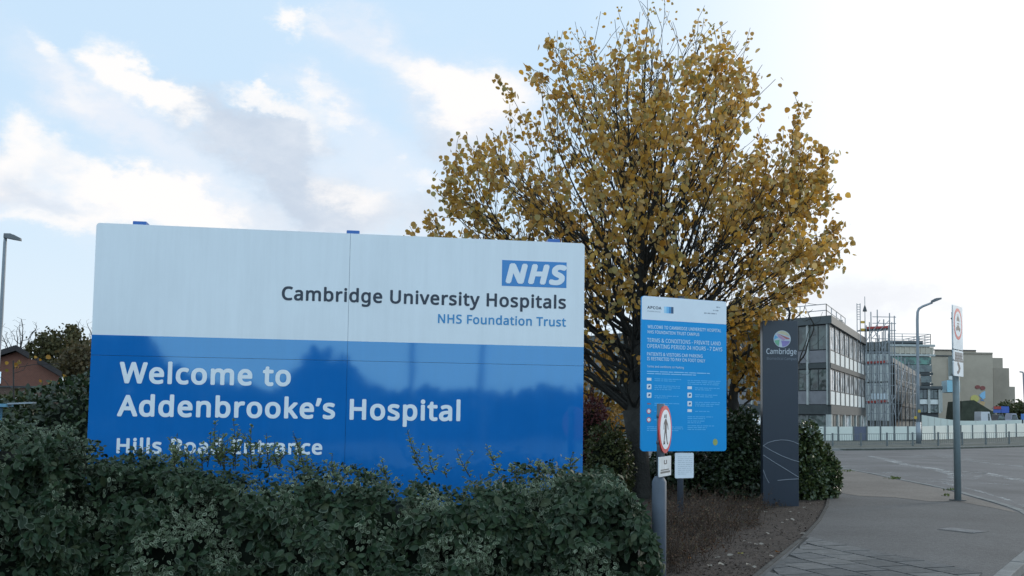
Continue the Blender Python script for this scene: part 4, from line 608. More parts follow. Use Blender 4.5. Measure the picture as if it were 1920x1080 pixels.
m_red = mt('sign_red', (.50, .03, .03), .35, .5, .05, 4); m_blk = mt('sign_black', (.02, .02, .025), .4, .5, .05, 4)
def disc_pts(pl, u, v, r, d, n=20, sq=1.): return [pl.pt(u + r * math.cos(2 * math.pi * i / n), v + r * sq * math.sin(2 * math.pi * i / n), d) for i in range(n)]
for (x, y, kind) in [(1217, 711, 'bar'), (1217, 725, 'sq'), (1217, 741, 'sq'), (1217, 757, 'red'), (1216.5, 771, 'ring'), (1216.5, 787, 'ring'), (1293, 727, 'bar'), (1293, 741, 'sq'), (1293, 757, 'sq'), (1293, 770, 'bar'), (1341, 829, 'gold')]:
    u, v = c2.uv(x, y); mb = MB(); w = .042
    if kind == 'sq':
        ol = rrect(u - w, u + w, v - w, v + w, .012, (1, 1, 1, 1)); mb.prism([c2.pt(*q, .0003) for q in ol], [c2.pt(*q, .002) for q in ol]); ic = mb.build('icon', m_pwh, ps)
        mb = MB(); mb.prism([c2.pt(u - .022, v - .018, .002), c2.pt(u + .02, v - .01, .002), c2.pt(u + .024, v + .018, .002), c2.pt(u - .008, v + .02, .002)], [c2.pt(u - .022, v - .018, .003), c2.pt(u + .02, v - .01, .003), c2.pt(u + .024, v + .018, .003), c2.pt(u - .008, v + .02, .003)]); mb.build('symbol', mt('icon_blue', (.03, .12, .28), .5), ic)
    elif kind == 'bar': mb.box(c2.pt(u - w, v - .022, .0003), U2 * 2 * w, (0, 0, .044), N2 * .0018); mb.build('icon', m_pwh, ps)
    elif kind == 'red': mb.box(c2.pt(u - w * .8, v - .01, .0003), U2 * 1.6 * w, (0, 0, .02), N2 * .0018); mb.build('icon', mt('icon_dull_red', (.3, .12, .15), .5), ps)
    elif kind == 'ring':
        mb.prism(disc_pts(c2, u, v, .042, .0003), disc_pts(c2, u, v, .042, .002)); ic = mb.build('icon', m_red, ps)
        mb = MB(); mb.prism(disc_pts(c2, u, v, .03, .002), disc_pts(c2, u, v, .03, .003)); mb.build('disc', m_pwh, ic)
    else:
        mb.prism(disc_pts(c2, u, v, .05, .0003, 8, 1.15), disc_pts(c2, u, v, .05, .002, 8, 1.15)); mb.build('icon', mt('icon_gold', (.30, .34, .10), .5), ps)
for (x0, y0, w) in [(1343, 574, 10), (1337, 580, 16), (1320, 585, 33)]: smallprint(ps, c2, (x0, y0 + 3), w, 1, 3, mt('grey_print', (.3, .33, .37), .5), ph * 2.2, .0022)
# paper-white notice below the board on the same post
u0, v0 = c2.uv(1267, 897); u1, v1 = c2.uv(1302, 849)
mb = MB(); ol = rrect(u0, u1, v0, v1 + .0, .02, (1, 1, 1, 1)); mb.prism([c2.pt(u, v, -.028) for u, v in ol], [c2.pt(u, v, -.02) for u, v in ol]); nb = mb.build('notice_plate', m_pwh, ps); nb['label'] = 'small white notice plate with tiny print'
pl_n = Plane(O2 - N2 * .02, U2, N2); mb = None
smallprint(nb, pl_n, (1271, 857), 27, 10, 3.6, mt('faint_print', (.42, .46, .5), .6), ph * .9, .0005)

# ================================================================== NO PEDESTRIANS SIGN
Yp = 9.2; pb = P(1236, 900, Yp); base = Vector((pb.x, pb.y, .085))
ns = thing('no_pedestrians_sign', 'grey post carrying a round red ringed walking figure sign', 'sign', base)
mb = MB(); zt = P(1236, 893, Yp).z; zt2 = P(1236, 903, Yp).z
mb.tube([base - ez * .1, base + ez * (zt2 - .085), base + ez * (zt - .085), ], [.066, .066, .04], 20); mb.build('post_base', m_galv, ns, True)
ztop = P(1240, 757, Yp).z
mb = MB(); q = Vector((base.x + .012, base.y, 0)); mb.tube([q + ez * (zt - .02), q + ez * ztop], .036, 16); pol = mb.build('pole', mt('pole_dark_grey', (.10, .11, .13), .45, .5, .12, 6, metal=.2), ns, True)
ang = R(66); U3 = Vector((math.cos(ang), math.sin(ang), 0)); N3 = Vector((U3.y, -U3.x, 0))
dc = P(1248, 805, Yp + .02); c3 = Plane(Vector((dc.x, dc.y, 0)), U3, N3); cz = dc.z; rr = 44.5 / F * Yp
mb = MB(); mb.prism(disc_pts(c3, 0, cz, rr, -.012, 40), disc_pts(c3, 0, cz, rr, 0, 40)); dsc = mb.build('disc', [m_red], ns)
mb = MB(); mb.prism(disc_pts(c3, 0, cz, rr * .83, .0003, 40), disc_pts(c3, 0, cz, rr * .83, .0015, 40)); mb.build('disc_face', m_pwh, dsc)
# walking figure
fig = MB(); s = rr / .30
def poly3(pts, d0=.0016, d1=.0028):
    fig.prism([c3.pt(x * s, cz + y * s, d0) for x, y in pts], [c3.pt(x * s, cz + y * s, d1) for x, y in pts])
poly3([(.012 + .026 * math.cos(a), .165 + .03 * math.sin(a)) for a in [2 * math.pi * i / 12 for i in range(12)]])
poly3([(-.045, .0), (-.035, .13), (.03, .132), (.045, .1), (.04, -.01), (.0, -.03)])
poly3([(-.046, .01), (0.0, -.028), (-.045, -.10), (-.085, -.19), (-.115, -.185), (-.07, -.08)])
poly3([(.0, -.028), (.041, -.012), (.05, -.07), (.085, -.165), (.11, -.17), (.11, -.19), (.062, -.19), (.012, -.09)])
poly3([(.04, .118), (.1, .06), (.125, .0), (.108, -.008), (.082, .045), (.04, .075)])
poly3([(-.036, .125), (-.09, .075), (-.098, .0), (-.08, -.002), (-.07, .055), (-.04, .085)])
fig.build('symbol', m_blk, dsc)
# plate below the disc
ul, ur = -.1, .16
zc0, zc1 = P(1250, 893, Yp).z, P(1250, 856, Yp).z
mb = MB(); ol = rrect(-.215, .20, zc0, zc1, .012, (1, 1, 1, 1)); mb.prism([c3.pt(u, v, -.01) for u, v in ol], [c3.pt(u, v, 0) for u, v in ol]); pt_ = mb.build('plate', [mt('plate_white', (.52, .55, .57), .4)], ns)
bm_ = MB(); hh = zc1 - zc0
for (a, b, x0, x1) in [(.16, .26, -.17, .16), (.30, .36, -.16, .12), (.62, .82, -.05, -.025), (.62, .82, .025, .05), (.6, .66, -.025, .025)]: bm_.box(c3.pt(x0, zc0 + hh * a, .0003), U3 * (x1 - x0), (0, 0, hh * (b - a)), N3 * .001)
bm_.build('marks', mt('faded_black', (.08, .085, .09), .5), pt_)
mb = MB()
for v in (cz - rr * .55, cz + rr * .55): mb.tube([Vector((q.x, q.y, v - .015)), Vector((q.x, q.y, v + .015))], .041, 16)
mb.build('clamp', m_galv, ns, True)

# ================================================================== TOTEM
Yt = 18.3; TL, TR = P(1430.5, 930, Yt + .03), P(1498, 930, Yt); zt = P(1464, 601, Yt).z
U4 = Vector((TR.x - TL.x, TR.y - TL.y, 0)); W4 = U4.length; U4.normalize(); N4 = Vector((U4.y, -U4.x, 0)); O4 = Vector((TL.x, TL.y, .085)); H4 = zt - .085
tt = thing('totem_sign', 'tall dark slate slab sign with a round coloured emblem near its top', 'sign', O4); c4_ = Plane(O4, U4, N4)
m_tot = M('slate_panel', (.018, .026, .040), .30, .55, .08, 1.5); mb = MB()
mb.box(c4_.pt(0, -.05, 0), U4 * W4, -N4 * .19, (0, 0, H4 + .05)); mb.build('slab', m_tot, tt, bevel=.006)
mb = MB(); mb.box(c4_.pt(-.0, -.02, -.19), U4 * W4, -N4 * .02, (0, 0, H4 * .995)); mb.build('back_panel', mt('slate_dark', (.015, .017, .022), .4), tt)
uc, vc = c4_.uv(1466.5, 635.5); rE = 16 / F * Yt
mb = MB(); mb.prism(disc_pts(c4_, uc, vc, rE, .0003, 36), disc_pts(c4_, uc, vc, rE, .002, 36)); em = mb.build('emblem', mt('emblem_pale', (.5, .55, .6), .4), tt)
def chip(pts, col, nm):
    mb = MB(); mb.prism([c4_.pt(uc + x * rE, vc + y * rE, .002) for x, y in pts], [c4_.pt(uc + x * rE, vc + y * rE, .0035) for x, y in pts]); mb.build('facet', mt(nm, col, .4), em)
arc = lambda a0, a1, r=.93, n=8: [(r * math.cos(R(a0 + (a1 - a0) * i / n)), r * math.sin(R(a0 + (a1 - a0) * i / n))) for i in range(n + 1)]
chip(arc(20, 130), (.55, .50, .33), 'e_sand'); chip([(-.56, .64), (.86, .10), (.88, -.02), (.5, -.03)], (.42, .13, .13), 'e_red')
chip([(-.6, .6), (.42, -.04), (.15, -.2), (-.45, .22)], (.48, .28, .45), 'e_pink'); chip([(-.12, -.2)] + arc(-88, -15), (.25, .20, .45), 'e_violet')
chip([(-.3, -.1)] + arc(192, 245), (.16, .40, .24), 'e_green'); chip([(-.45, .15)] + arc(150, 186), (.12, .38, .62), 'e_blue')
ul, vl = c4_.uv(1437, 663.5); ur2 = c4_.uv(1493.5, 664)[0]
text_mesh('lettering', 'Cambridge', c4_.pt(ul, vl, .0005), U4, ez, ur2 - ul, 10 / F * Yt, mt('totem_text', (.55, .58, .62), .5), tt, .004, .0012)
ul, vl = c4_.uv(1438, 674.5); text_mesh('lettering', 'Biomedical Campus', c4_.pt(ul, vl, .0005), U4, ez, ur2 - ul, 5 / F * Yt, mt('totem_text_dim', (.16, .18, .21), .5), tt, .0, .0012)
m_line = mt('totem_line', (.15, .165, .19), .5)
def inlay(pxs):
    pp = [c4_.pt(*c4_.uv(*q), .002) for q in pxs]; mb = MB(); mb.tube(pp, .0085, 5); mb.build('inlay_line', m_line, tt)
inlay([(1431, 836), (1440, 830), (1452, 826.5), (1464, 825), (1476, 825.5), (1488, 828.5), (1498, 833)]); inlay([(1431, 836), (1448, 846), (1466, 855), (1484, 862), (1498, 866)])
inlay([(1430.5, 853), (1452, 867), (1475, 881), (1497.5, 895)]); inlay([(1431, 881), (1436, 895), (1442, 906)]); inlay([(1458, 901), (1478, 899), (1497.5, 898)])

# ================================================================== TALL POLE SIGN
Yq = P(0, 0, 1).y * G(1796, 939).y; b5 = G(1796, 939); base5 = Vector((b5.x, b5.y, .1)); Yq = b5.y
vs = thing('no_vehicles_sign', 'tall slim white plate with a red ring on a grey pole at the kerb', 'sign', base5)
ztp = P(1797, 585, Yq).z; mb = MB(); mb.tube([base5 - ez * .1, base5 + ez * (ztp - .1)], 6.2 / F * Yq, 18); mb.build('pole', mt('pole_green_grey', (.16, .20, .21), .5, .5, .12, 5), vs, True)
mb = MB(); mb.tube([base5, base5 + ez * .02], .16, 16); mb.build('footing', mt('footing_tar', (.05, .05, .05), .9), vs, True)
ang = R(51); U5 = Vector((math.cos(ang), math.sin(ang), 0)); N5 = Vector((U5.y, -U5.x, 0)); qc = P(1797, 650, Yq); c5 = Plane(Vector((qc.x, qc.y, 0)) + N5 * .1, U5, N5)
ua, ub = c5.uv(1787.5, 640)[0], c5.uv(1805.5, 640)[0]; zA, zB = P(1797, 578, Yq).z, P(1797, 659, Yq).z; zC, zD = P(1797, 679, Yq).z, P(1797, 707, Yq).z
print('POLE', ua, ub, zA, zB, zC, zD)
def plate(z0, z1, nm, mat=m_pwh):
    mb = MB(); ol = rrect(ua, ub, z0, z1, .02, (1, 1, 1, 1)); mb.prism([c5.pt(u, v, -.02) for u, v in ol], [c5.pt(u, v, 0) for u, v in ol]); return mb.build(nm, mat, vs)
m_pl5 = mt('pole_plate', (.58, .62, .64), .4); p1 = plate(zB + .012, zA, 'plate', m_pl5); p2_ = plate(zC + .012, zB - .008, 'plate', m_pl5); p3_ = plate(zD, zC - .008, 'plate', m_pl5)
um = (ua + ub) / 2; rz = P(1797, 593, Yq).z; hw = (ub - ua) / 2 * .86; zc5 = (P(1797, 582, Yq).z + P(1797, 640, Yq).z) / 2; hr = (P(1797, 582, Yq).z - P(1797, 640, Yq).z) / 2
mb = MB(); mb.prism(disc_pts(c5, um, zc5, hw, .0003, 36, hr / hw), disc_pts(c5, um, zc5, hw, .002, 36, hr / hw)); rg = mb.build('ring', m_red, p1)
mb = MB(); mb.prism(disc_pts(c5, um, zc5, hw * .8, .002, 36, hr / hw), disc_pts(c5, um, zc5, hw * .8, .0035, 36, hr / hw)); mb.build('ring_face', m_pl5, rg)
ic = MB()
def bx5(x0, x1, y0, y1): ic.box(c5.pt(um + x0 * hw, zc5 + y0 * hr, .0036), U5 * (x1 - x0) * hw, (0, 0, (y1 - y0) * hr), N5 * .001)
def pr5(pts): ic.prism([c5.pt(um + x * hw, zc5 + y * hr, .0036) for x, y in pts], [c5.pt(um + x * hw, zc5 + y * hr, .0046) for x, y in pts])
pr5([(-.34, .16), (-.3, .34), (-.1, .5), (.1, .5), (.3, .34), (.34, .16), (.1, .2), (-.1, .2)]); bx5(-.06, .06, .5, .62); bx5(-.22, .22, -.02, .06)
pr5([(-.5, -.4), (-.5, -.25), (-.3, -.2), (-.18, -.08), (.2, -.08), (.34, -.2), (.5, -.25), (.5, -.4)]); bx5(-.4, -.22, -.46, -.4); bx5(.22, .4, -.46, -.4)
ic.build('symbol', m_blk, rg)
for k in range(3):
    mb = MB(); z = zB - .06 - (k + 1) * (zB - zC) * .27; rr_ = random.Random(k); u = ua + (ub - ua) * .14
    while u < ub - (ub - ua) * .16:
        w = rr_.uniform(.05, .09); mb.box(c5.pt(u, z, .0003), U5 * w, (0, 0, .075), N5 * .001); u += w + .02
    mb.build('marks', mt('faded_black', (.08, .085, .09), .5), p2_)
mb = MB(); hz_ = (zC - zD)
ar = [(-.1, .12), (.25, .3), (.45, .55), (.3, .75), (.0, .92), (-.18, .95), (-.3, .8), (-.1, .62), (.0, .5), (-.15, .35), (-.4, .3), (-.3, .15)]
mb.prism([c5.pt(um + x * hw, zD + y * hz_, .0003) for x, y in ar], [c5.pt(um + x * hw, zD + y * hz_, .0015) for x, y in ar]); mb.build('arrow', m_blk, p3_)
# a second plate clamped to the pole, seen from its back
mb = MB(); ang = R(150); U6 = Vector((math.cos(R(168)), math.sin(R(168)), 0)); bq = Vector((base5.x - .02, base5.y + .09, 0)); z0, z1 = P(1787, 705, Yq).z, P(1787, 668, Yq).z
mb.box(bq + ez * z0, U6 * .08, Vector((U6.y, -U6.x, 0)) * .012, (0, 0, z1 - z0)); mb.build('back_plate', mt('back_plate_grey', (.42, .47, .45), .5), vs)
mb = MB()
for z in (zA - .2, zB, zD + .06): mb.tube([base5 + ez * (z - .12), base5 + ez * (z - .09)], 7.4 / F * Yq, 16)
mb.build('clamp', m_galv, vs, True)
# ------------------------------------------------ drain grating in the footway
D0, D1 = G(1789, 990, .1), G(1854, 997, .1); ud = (D1 - D0); ld = ud.length; ud.normalize(); vd = Vector((-ud.y, ud.x, 0))
dr = thing('drain_cover', 'narrow pale slotted drain grating set into the grey footway', 'drain', (D0.x, D0.y, .1))
mb = MB(); mb.box(D0 + ez * .001 - vd * .44, ud * ld, vd * .44, ez * .004); mb.build('frame', mt('drain_iron', (.05, .05, .05), .6), dr)
mb = MB(); nsl = 15
for i in range(nsl): mb.box(D0 + ez * .0055 - vd * .40 + ud * (ld * (i + .15) / nsl), ud * (ld * .58 / nsl), vd * .30, ez * .006)
mb.build('grate', mt('drain_grate', (.19, .18, .175), .8, .2, .25, 9), dr)

# ================================================================== HEDGE
m_hedge = LEAF('hedge_leaf', [(.009, .020, .008), (.018, .036, .015), (.032, .053, .022), (.015, .037, .017), (.044, .054, .024)], .12, .55, .22, rim=(.10, .12, .085), rimw=(.9, 1.15))
m_hpale = LEAF('hedge_leaf_variegated', [(.026, .046, .022), (.044, .066, .034), (.062, .086, .042)], .15, .55, .25, rim=(.25, .28, .19), rimw=(.58, .98))
m_shoot = LEAF('shoot_leaf', [(.035, .075, .02), (.07, .115, .03), (.11, .14, .04), (.05, .09, .03)], .3, .4, .4, rim=(.28, .30, .16), rimw=(.75, .95))
m_twig = M('hedge_twig', (.035, .030, .022), .9, .2, .3, 8)
m_core = M('hedge_shade', (.010, .014, .009), .95, .1, .4, 5)  # near-black solid core stands in for the shade deep inside the foliage
def fbm(x, y, z=0.): return noise.fractal(Vector((x, y, z)), .9, 2.1, 4)
def interp(xs, ys, x):
    return float(np.interp(x, xs, ys))
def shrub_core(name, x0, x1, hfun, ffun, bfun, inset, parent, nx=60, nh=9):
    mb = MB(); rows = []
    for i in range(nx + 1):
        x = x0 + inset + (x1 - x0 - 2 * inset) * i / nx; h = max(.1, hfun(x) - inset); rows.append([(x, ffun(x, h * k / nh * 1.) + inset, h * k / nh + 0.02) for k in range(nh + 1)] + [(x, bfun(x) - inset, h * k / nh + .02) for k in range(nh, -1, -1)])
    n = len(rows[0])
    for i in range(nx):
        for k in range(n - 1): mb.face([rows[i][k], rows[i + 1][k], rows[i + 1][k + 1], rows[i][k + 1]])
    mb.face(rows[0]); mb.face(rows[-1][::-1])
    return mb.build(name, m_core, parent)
def hedge(root, x0, x1, hfun, ffun, bfun, n, seed, smin, smax, zmin=.1, mats=None, endtaper=.3):
    r = random.Random(seed); pos, ax, nr, sz, mi = [], [], [], [], []
    while len(pos) < n:
        x = r.uniform(x0, x1); h = hfun(x); e = min(1, min(x - x0, x1 - x) / endtaper); h *= (.55 + .45 * e ** .5)
        k = r.random()
        if k < .68:
            z = zmin + (h - zmin) * r.random() ** .85; y = ffun(x, z); bump = .30 * fbm(x * 1.5, z * 1.7, seed) + .14 * fbm(x * 4.2, z * 4.2, seed + 3)
            y += bump + (r.random() ** 1.5) * .24; N_ = Vector((r.gauss(0, .7), -1, .5 + r.gauss(0, .6)))
            a = Vector((r.gauss(0, .8), r.gauss(-.3, .45), -.75 + r.gauss(0, .75)))
        elif k < .95:
            f, b = ffun(x, h), bfun(x); y = f + (b - f) * r.random(); z = h + .16 * fbm(x * 2.3, y * 2.3, seed + 7) + .08 * fbm(x * 7, y * 7, seed) - r.random() ** 2 * .16
            N_ = Vector((r.gauss(0, .6), r.gauss(-.5, .5), 1)); a = Vector((r.gauss(0, .8), -.4 + r.gauss(0, .7), r.gauss(.2, .6)))
        else:                                            # ends
            x = x0 + r.random() * .1 if r.random() < .5 else x1 - r.random() * .1
            h = hfun(x) * .75; z = zmin + (h - zmin) * r.random(); f, b = ffun(x, z), bfun(x); y = f + (b - f) * r.random(); N_ = Vector((1 if x > (x0 + x1) / 2 else -1, -.5, .3)); a = Vector((r.gauss(0, .4), r.gauss(0, .4), -1))
        if fbm(x * 3.4 + 9, z * 3.4, seed + 5) > .24 and r.random() < .85: continue    # hollows between the clumps
        clump = fbm(x * 2.2 + 30, z * 2.2 + y, seed + 11) + r.gauss(0, .16)
        pale = clump > .07
        pos.append((x, y, z)); ax.append(a); nr.append(N_); mi.append(1 if pale else 0)
        sz.append(r.uniform(smin, smax) * (.62 if pale else 1.1) * (1.3 if r.random() < .15 and not pale else 1) * (.75 if z > h - .1 else 1))
    return leaves('foliage', LEAF_OVATE, pos, ax, nr, sz, mats or [m_hedge, m_hpale], root, mi)
# --- main hedge, in front of the board
hx = [P(px, 880, 9.4).x for px in (130, 230, 330, 450, 600, 700, 820, 950, 1050, 1110, 1150, 1190, 1225)]
hz_ = [P(960, y + 24, 9.45).z + d for y, d in ((862, 0), (858, 0), (862, 0), (872, 0), (884, 0), (893, 0), (891, 0), (884, 0), (874, 0), (868, 0), (872, 0), (890, 0), (965, 0))]
def h_main(x):
    return interp(hx, hz_, x) + .05 * math.sin(x * 3.1)
def f_main(x, z): return 8.62 + .42 * max(0, z - .55) ** 1.6 + .10 * math.sin(x * 1.9 + 1) + .2 * max(0, x - .9) ** 2
def b_main(x): return interp([-5, 2], [10.02, 10.75], x) - .25 + .1 * (x > 1.1)
hg = thing('hedge', 'dense dark variegated hedge of small pale edged leaves across the front of the big board', 'hedge', (-1.2, 9.3, .085))
hedge(hg, hx[0], hx[-1], h_main, f_main, b_main, 30000, 3, .045, .085)
shrub_core('shade_core', hx[0] + .02, hx[-1], h_main, f_main, b_main, .21, hg)
# shoots standing up from the hedge, each its own part
def shoot(parent, px, py_top, Y, py_base, lean, r, mat=m_shoot, dens=1., size=.042):
    top = P(px, py_top, Y); b = P(px + lean, py_base, Y - .02); L_ = (top - b).length
    mb = MB(); pos, ax, nr, sz = [], [], [], []
    def branch(b, top, w, n, sc):
        mid = (top + b) / 2 + Vector((r.uniform(-.05, .05), r.uniform(-.05, .05), 0)); q = [b * (1 - t) ** 2 + mid * 2 * t * (1 - t) + top * t * t for t in [i / 7 for i in range(8)]]
        mb.tube(q, [w * (1 - .09 * i) for i in range(8)], 5)
        for i in range(n):
            t = r.uniform(.0, 1); p = b * (1 - t) ** 2 + mid * 2 * t * (1 - t) + top * t * t; d = Vector((r.gauss(0, 1), r.gauss(0, 1), .5)).normalized()
            pos.append(p + d * (.004 + .03 * r.random() * (1 - t))); ax.append(d); nr.append(Vector((r.gauss(0, .4), -.5, 1))); sz.append(size * sc * r.uniform(.6, 1.25) * (1.15 - .5 * t))
    branch(b, top, .005, int(L_ / .011 * dens), 1.)
    for k in range(r.choice((1, 2, 3, 3))):
        t = r.uniform(.05, .5); p = b.lerp(top, t); branch(p, p + Vector((r.choice((-1, 1)) * r.uniform(.04, .11), r.uniform(-.06, .06), L_ * r.uniform(.22, .5))), .0035, int(L_ / .02 * dens), .85)
    st = mb.build('shoot', m_twig, parent); leaves('shoot_leaves', LEAF_OVATE, pos, ax, nr, sz, mat, st); return st
r = random.Random(21)
for (px, py, lean, base) in [(318, 822, 10, 880), (333, 812, -8, 880), (350, 835, 3, 880), (404, 790, 6, 870), (437, 785, 4, 880), (447, 800, -10, 880), (472, 797, 0, 880), (500, 812, 6, 885), (549, 810, 20, 885),
                             (624, 850, 3, 895), (642, 868, 12, 895), (716, 858, 10, 900), (764, 805, 28, 890), (805, 838, 10, 890), (772, 852, 30, 892), (856, 842, 26, 895), (912, 834, 24, 890), (838, 872, 0, 895), (1076, 846, -6, 890),
                             (700, 880, 0, 900), (380, 840, 0, 880), (300, 850, 4, 880), (520, 835, 4, 880), (585, 862, -4, 890), (420, 815, -6, 875), (960, 868, 0, 890), (1010, 862, 4, 890), (395, 812, -6, 875), (412, 806, 8, 875), (428, 822, -8, 872), (345, 840, 6, 872), (365, 838, -4, 872), (460, 822, 6, 875), (486, 830, -5, 880), (515, 826, 8, 880), (560, 838, -6, 885), (330, 832, 5, 872)]:
    shoot(hg, px, py, 9.55 + r.uniform(-.2, .1), base, lean, r, dens=.85, size=.048)
# --- taller shrub at the left edge
sx_ = [P(px, 850, 8.4).x for px in (-160, -40, 20, 70, 110, 140)]
sz_ = [P(960, y, 8.6).z for y in (830, 827, 820, 832, 838, 892)]
def h_l(x): return interp(sx_, sz_, x) + .04 * math.sin(x * 5)
def f_l(x, z): return 8.05 + .3 * max(0, z - .8) ** 2 + .9 * max(0, x + 3.55) ** 2 + .1 * math.sin(x * 3)
def b_l(x): return 9.3
ls = thing('shrub', 'tall grey green variegated shrub at the left end of the hedge', 'shrub', (-4.0, 8.6, .085))
hedge(ls, sx_[0], sx_[-1] + .06, h_l, f_l, b_l, 10500, 8, .045, .085, endtaper=.2)
shrub_core('shade_core', sx_[0], sx_[-1], h_l, f_l, b_l, .22, ls)
for (px, py, lean) in [(118, 794, 6), (138, 800, -4), (40, 789, 5), (70, 790, -5), (150, 822, 8)]: shoot(ls, px, py, 8.75, py + 70, lean, r, m_hpale, .9, .05)
# pale crumpled litter caught in the gap
lp = P(122, 1036, 8.5); bm = bmesh.new(); bmesh.ops.create_icosphere(bm, subdivisions=3, radius=1)
for v in bm.verts:
    d = v.co.normalized(); v.co = d * (1 + .45 * noise.noise(d * 2.3 + Vector((3, 1, 2))) + .2 * noise.noise(d * 6)); v.co = Vector((v.co.x * .092, v.co.y * .06, v.co.z * .075)) + lp
me = bpy.data.meshes.new('crumpled_paper'); bm.to_mesh(me); bm.free(); me.materials.append(M('paper_cream', (.52, .52, .40), .8, .3, .25, 12))
tag(link('crumpled_paper', me), 'crumpled cream lump lodged low in the dark gap of the hedge', 'litter')

# ================================================================== MAIN TREE
m_bark = M('bark', (.032, .030, .026), .9, .25, .3, 7, .9, fine=30)
m_leaf = LEAF('autumn_leaf', [(.60, .335, .05), (.46, .245, .04), (.62, .385, .08), (.35, .185, .04), (.55, .41, .18), (.52, .25, .04), (.30, .24, .07), (.56, .45, .20)], .55, .45, .4)
Yt = 19.5
tb = P(1199, 930, Yt); tbase = Vector((tb.x, Yt, .05))
def tz(py): return P(1200, py, Yt).z
def tx(px): return P(px, 400, Yt).x
_pr = [(745, 1120, 1225), (680, 1050, 1262), (600, 930, 1450), (545, 855, 1548), (500, 818, 1572), (450, 806, 1578), (400, 814, 1572), (350, 828, 1562), (300, 850, 1548), (250, 880, 1520), (200, 920, 1482), (150, 950, 1432), (100, 990, 1380), (55, 1055, 1320), (22, 1140, 1280), (6, 1190, 1240)]
prof_z = [tz(q[0]) for q in _pr]; pl_ = [tx(q[1]) for q in _pr]; pr_ = [tx(q[2]) for q in _pr]
r = random.Random(5)
def inside(p):
    if p.z < prof_z[0] or p.z > prof_z[-1]: return 9.
    xl, xr = interp(prof_z, pl_, p.z), interp(prof_z, pr_, p.z); cx, w = (xl + xr) / 2, max(.05, (xr - xl) / 2); lump = 1 + .07 * noise.noise(Vector((p.x * 1.1, p.y * 1.1, p.z * 1.1)))
    return math.hypot((p.x - cx) / w, (p.y - Yt) / (w * .86)) / lump
def shell(o, d, lim=9.):
    t = .1
    while t < lim:
        if inside(o + d * t) > 1 and t > .6: break
        t += .08
    return t
tm = MB(); tw = []                                        # tw: (point, direction) of leafy twig positions
def limb(o, d0, length, r0, r1, bend, n, sides, stop=1.06):
    pts = []; d = d0.normalized(); p = Vector(o); st = length / n; w = Vector((r.gauss(0, 1), r.gauss(0, 1), r.gauss(0, .5))) * .13
    for i in range(n + 1):
        pts.append(p.copy())
        if i > 2 and p.z > prof_z[0] and inside(p) > stop: break
        d = (d + Vector((0, 0, bend / n)) + w / n * 2 + Vector((r.gauss(0, 1), r.gauss(0, 1), r.gauss(0, 1))) * .055).normalized(); p = p + d * st
    m = len(pts) - 1
    tm.tube(pts, [r0 + (r1 - r0) * (i / m) ** .75 for i in range(m + 1)], sides, cap=False); return pts
fork = Vector((tx(1190), Yt, tz(768)))
tm.tube([tbase - ez * .1, tbase + ez * .12, tbase + ez * .5, (tbase + ez * .5).lerp(fork, .55) + Vector((.02, 0, 0)), fork], [.30, .235, .205, .20, .215], 14)
lead = [fork + Vector((0, 0, -.06)), Vector((tx(1196), Yt + .03, tz(680))), Vector((tx(1203), Yt, tz(560))), Vector((tx(1203), Yt - .05, tz(430))), Vector((tx(1212), Yt, tz(300))), Vector((tx(1206), Yt, tz(170))), Vector((tx(1212), Yt, tz(40)))]
tm.tube(lead, [.165, .125, .10, .075, .05, .028, .008], 10, cap=False)
starts = []
def lead_at(t):
    k = t * (len(lead) - 1); i = min(int(k), len(lead) - 2); return lead[i].lerp(lead[i + 1], k - i)
N1 = 84
for i in range(N1):                                       # limbs fan out to points spread evenly over the dome
    f = (i + .5) / N1; z = tz(560) + (tz(14) - tz(560)) * f ** 1.15; az = i * 2.39996 + r.gauss(0, .15)
    xl, xr = interp(prof_z, pl_, z), interp(prof_z, pr_, z); cx, w = (xl + xr) / 2, (xr - xl) / 2 * .97
    goal = Vector((cx + w * math.cos(az), Yt + w * .86 * math.sin(az), z)); o = lead_at(max(0, .55 * f - .04 + r.uniform(-.04, .10))) + Vector((r.gauss(0, .03), r.gauss(0, .03), r.uniform(-.05, .05)))
    d = goal - o; starts.append((o, d - ez * d.length * .13, -(.050 * (1 - .45 * f))))
for px, py, w in [(1098, 700, .045), (1150, 520, .07), (1118, 590, .06), (1290, 560, .055), (1370, 500, .045), (1262, 520, .06), (1330, 420, .05), (1090, 640, .04), (1240, 450, .055)]:
    o = fork + Vector((0, 0, r.uniform(-.1, .25))); starts.append((o, Vector((tx(px), Yt + r.gauss(0, .5), tz(py))) - o, w))
for px, py, dy, w in [(806, 425, .3, .045), (835, 372, -.8, .045), (815, 450, 1.5, .04), (850, 440, -1.4, .04), (905, 400, -.3, .04), (1000, 560, .3, .035), (1040, 640, -.4, .03), (1572, 478, .2, .045), (1555, 400, -.9, .045), (1520, 500, -1.0, .04), (1500, 530, .9, .04), (1450, 520, -.4, .035), (1560, 440, 1.8, .04), (1556, 498, -.2, .04), (1535, 522, .4, .04), (1490, 555, -.8, .035), (1430, 560, .5, .035), (1562, 452, -.5, .04), (1535, 470, 1.2, .04), (1400, 590, -.2, .03)]:
    o = lead_at(r.uniform(0, .22)) + Vector((r.gauss(0, .03), r.gauss(0, .03), 0)); d = Vector((tx(px), Yt + dy, tz(py))) - o; starts.append((o, d - ez * d.length * .14, -w))
def twig(o, d, l, r0):
    pts = limb(o, d, l, r0, .0045, .25, 4, 4)
    for q in range(1, len(pts)): tw.append((pts[q], (pts[q] - pts[q - 1]).normalized()))
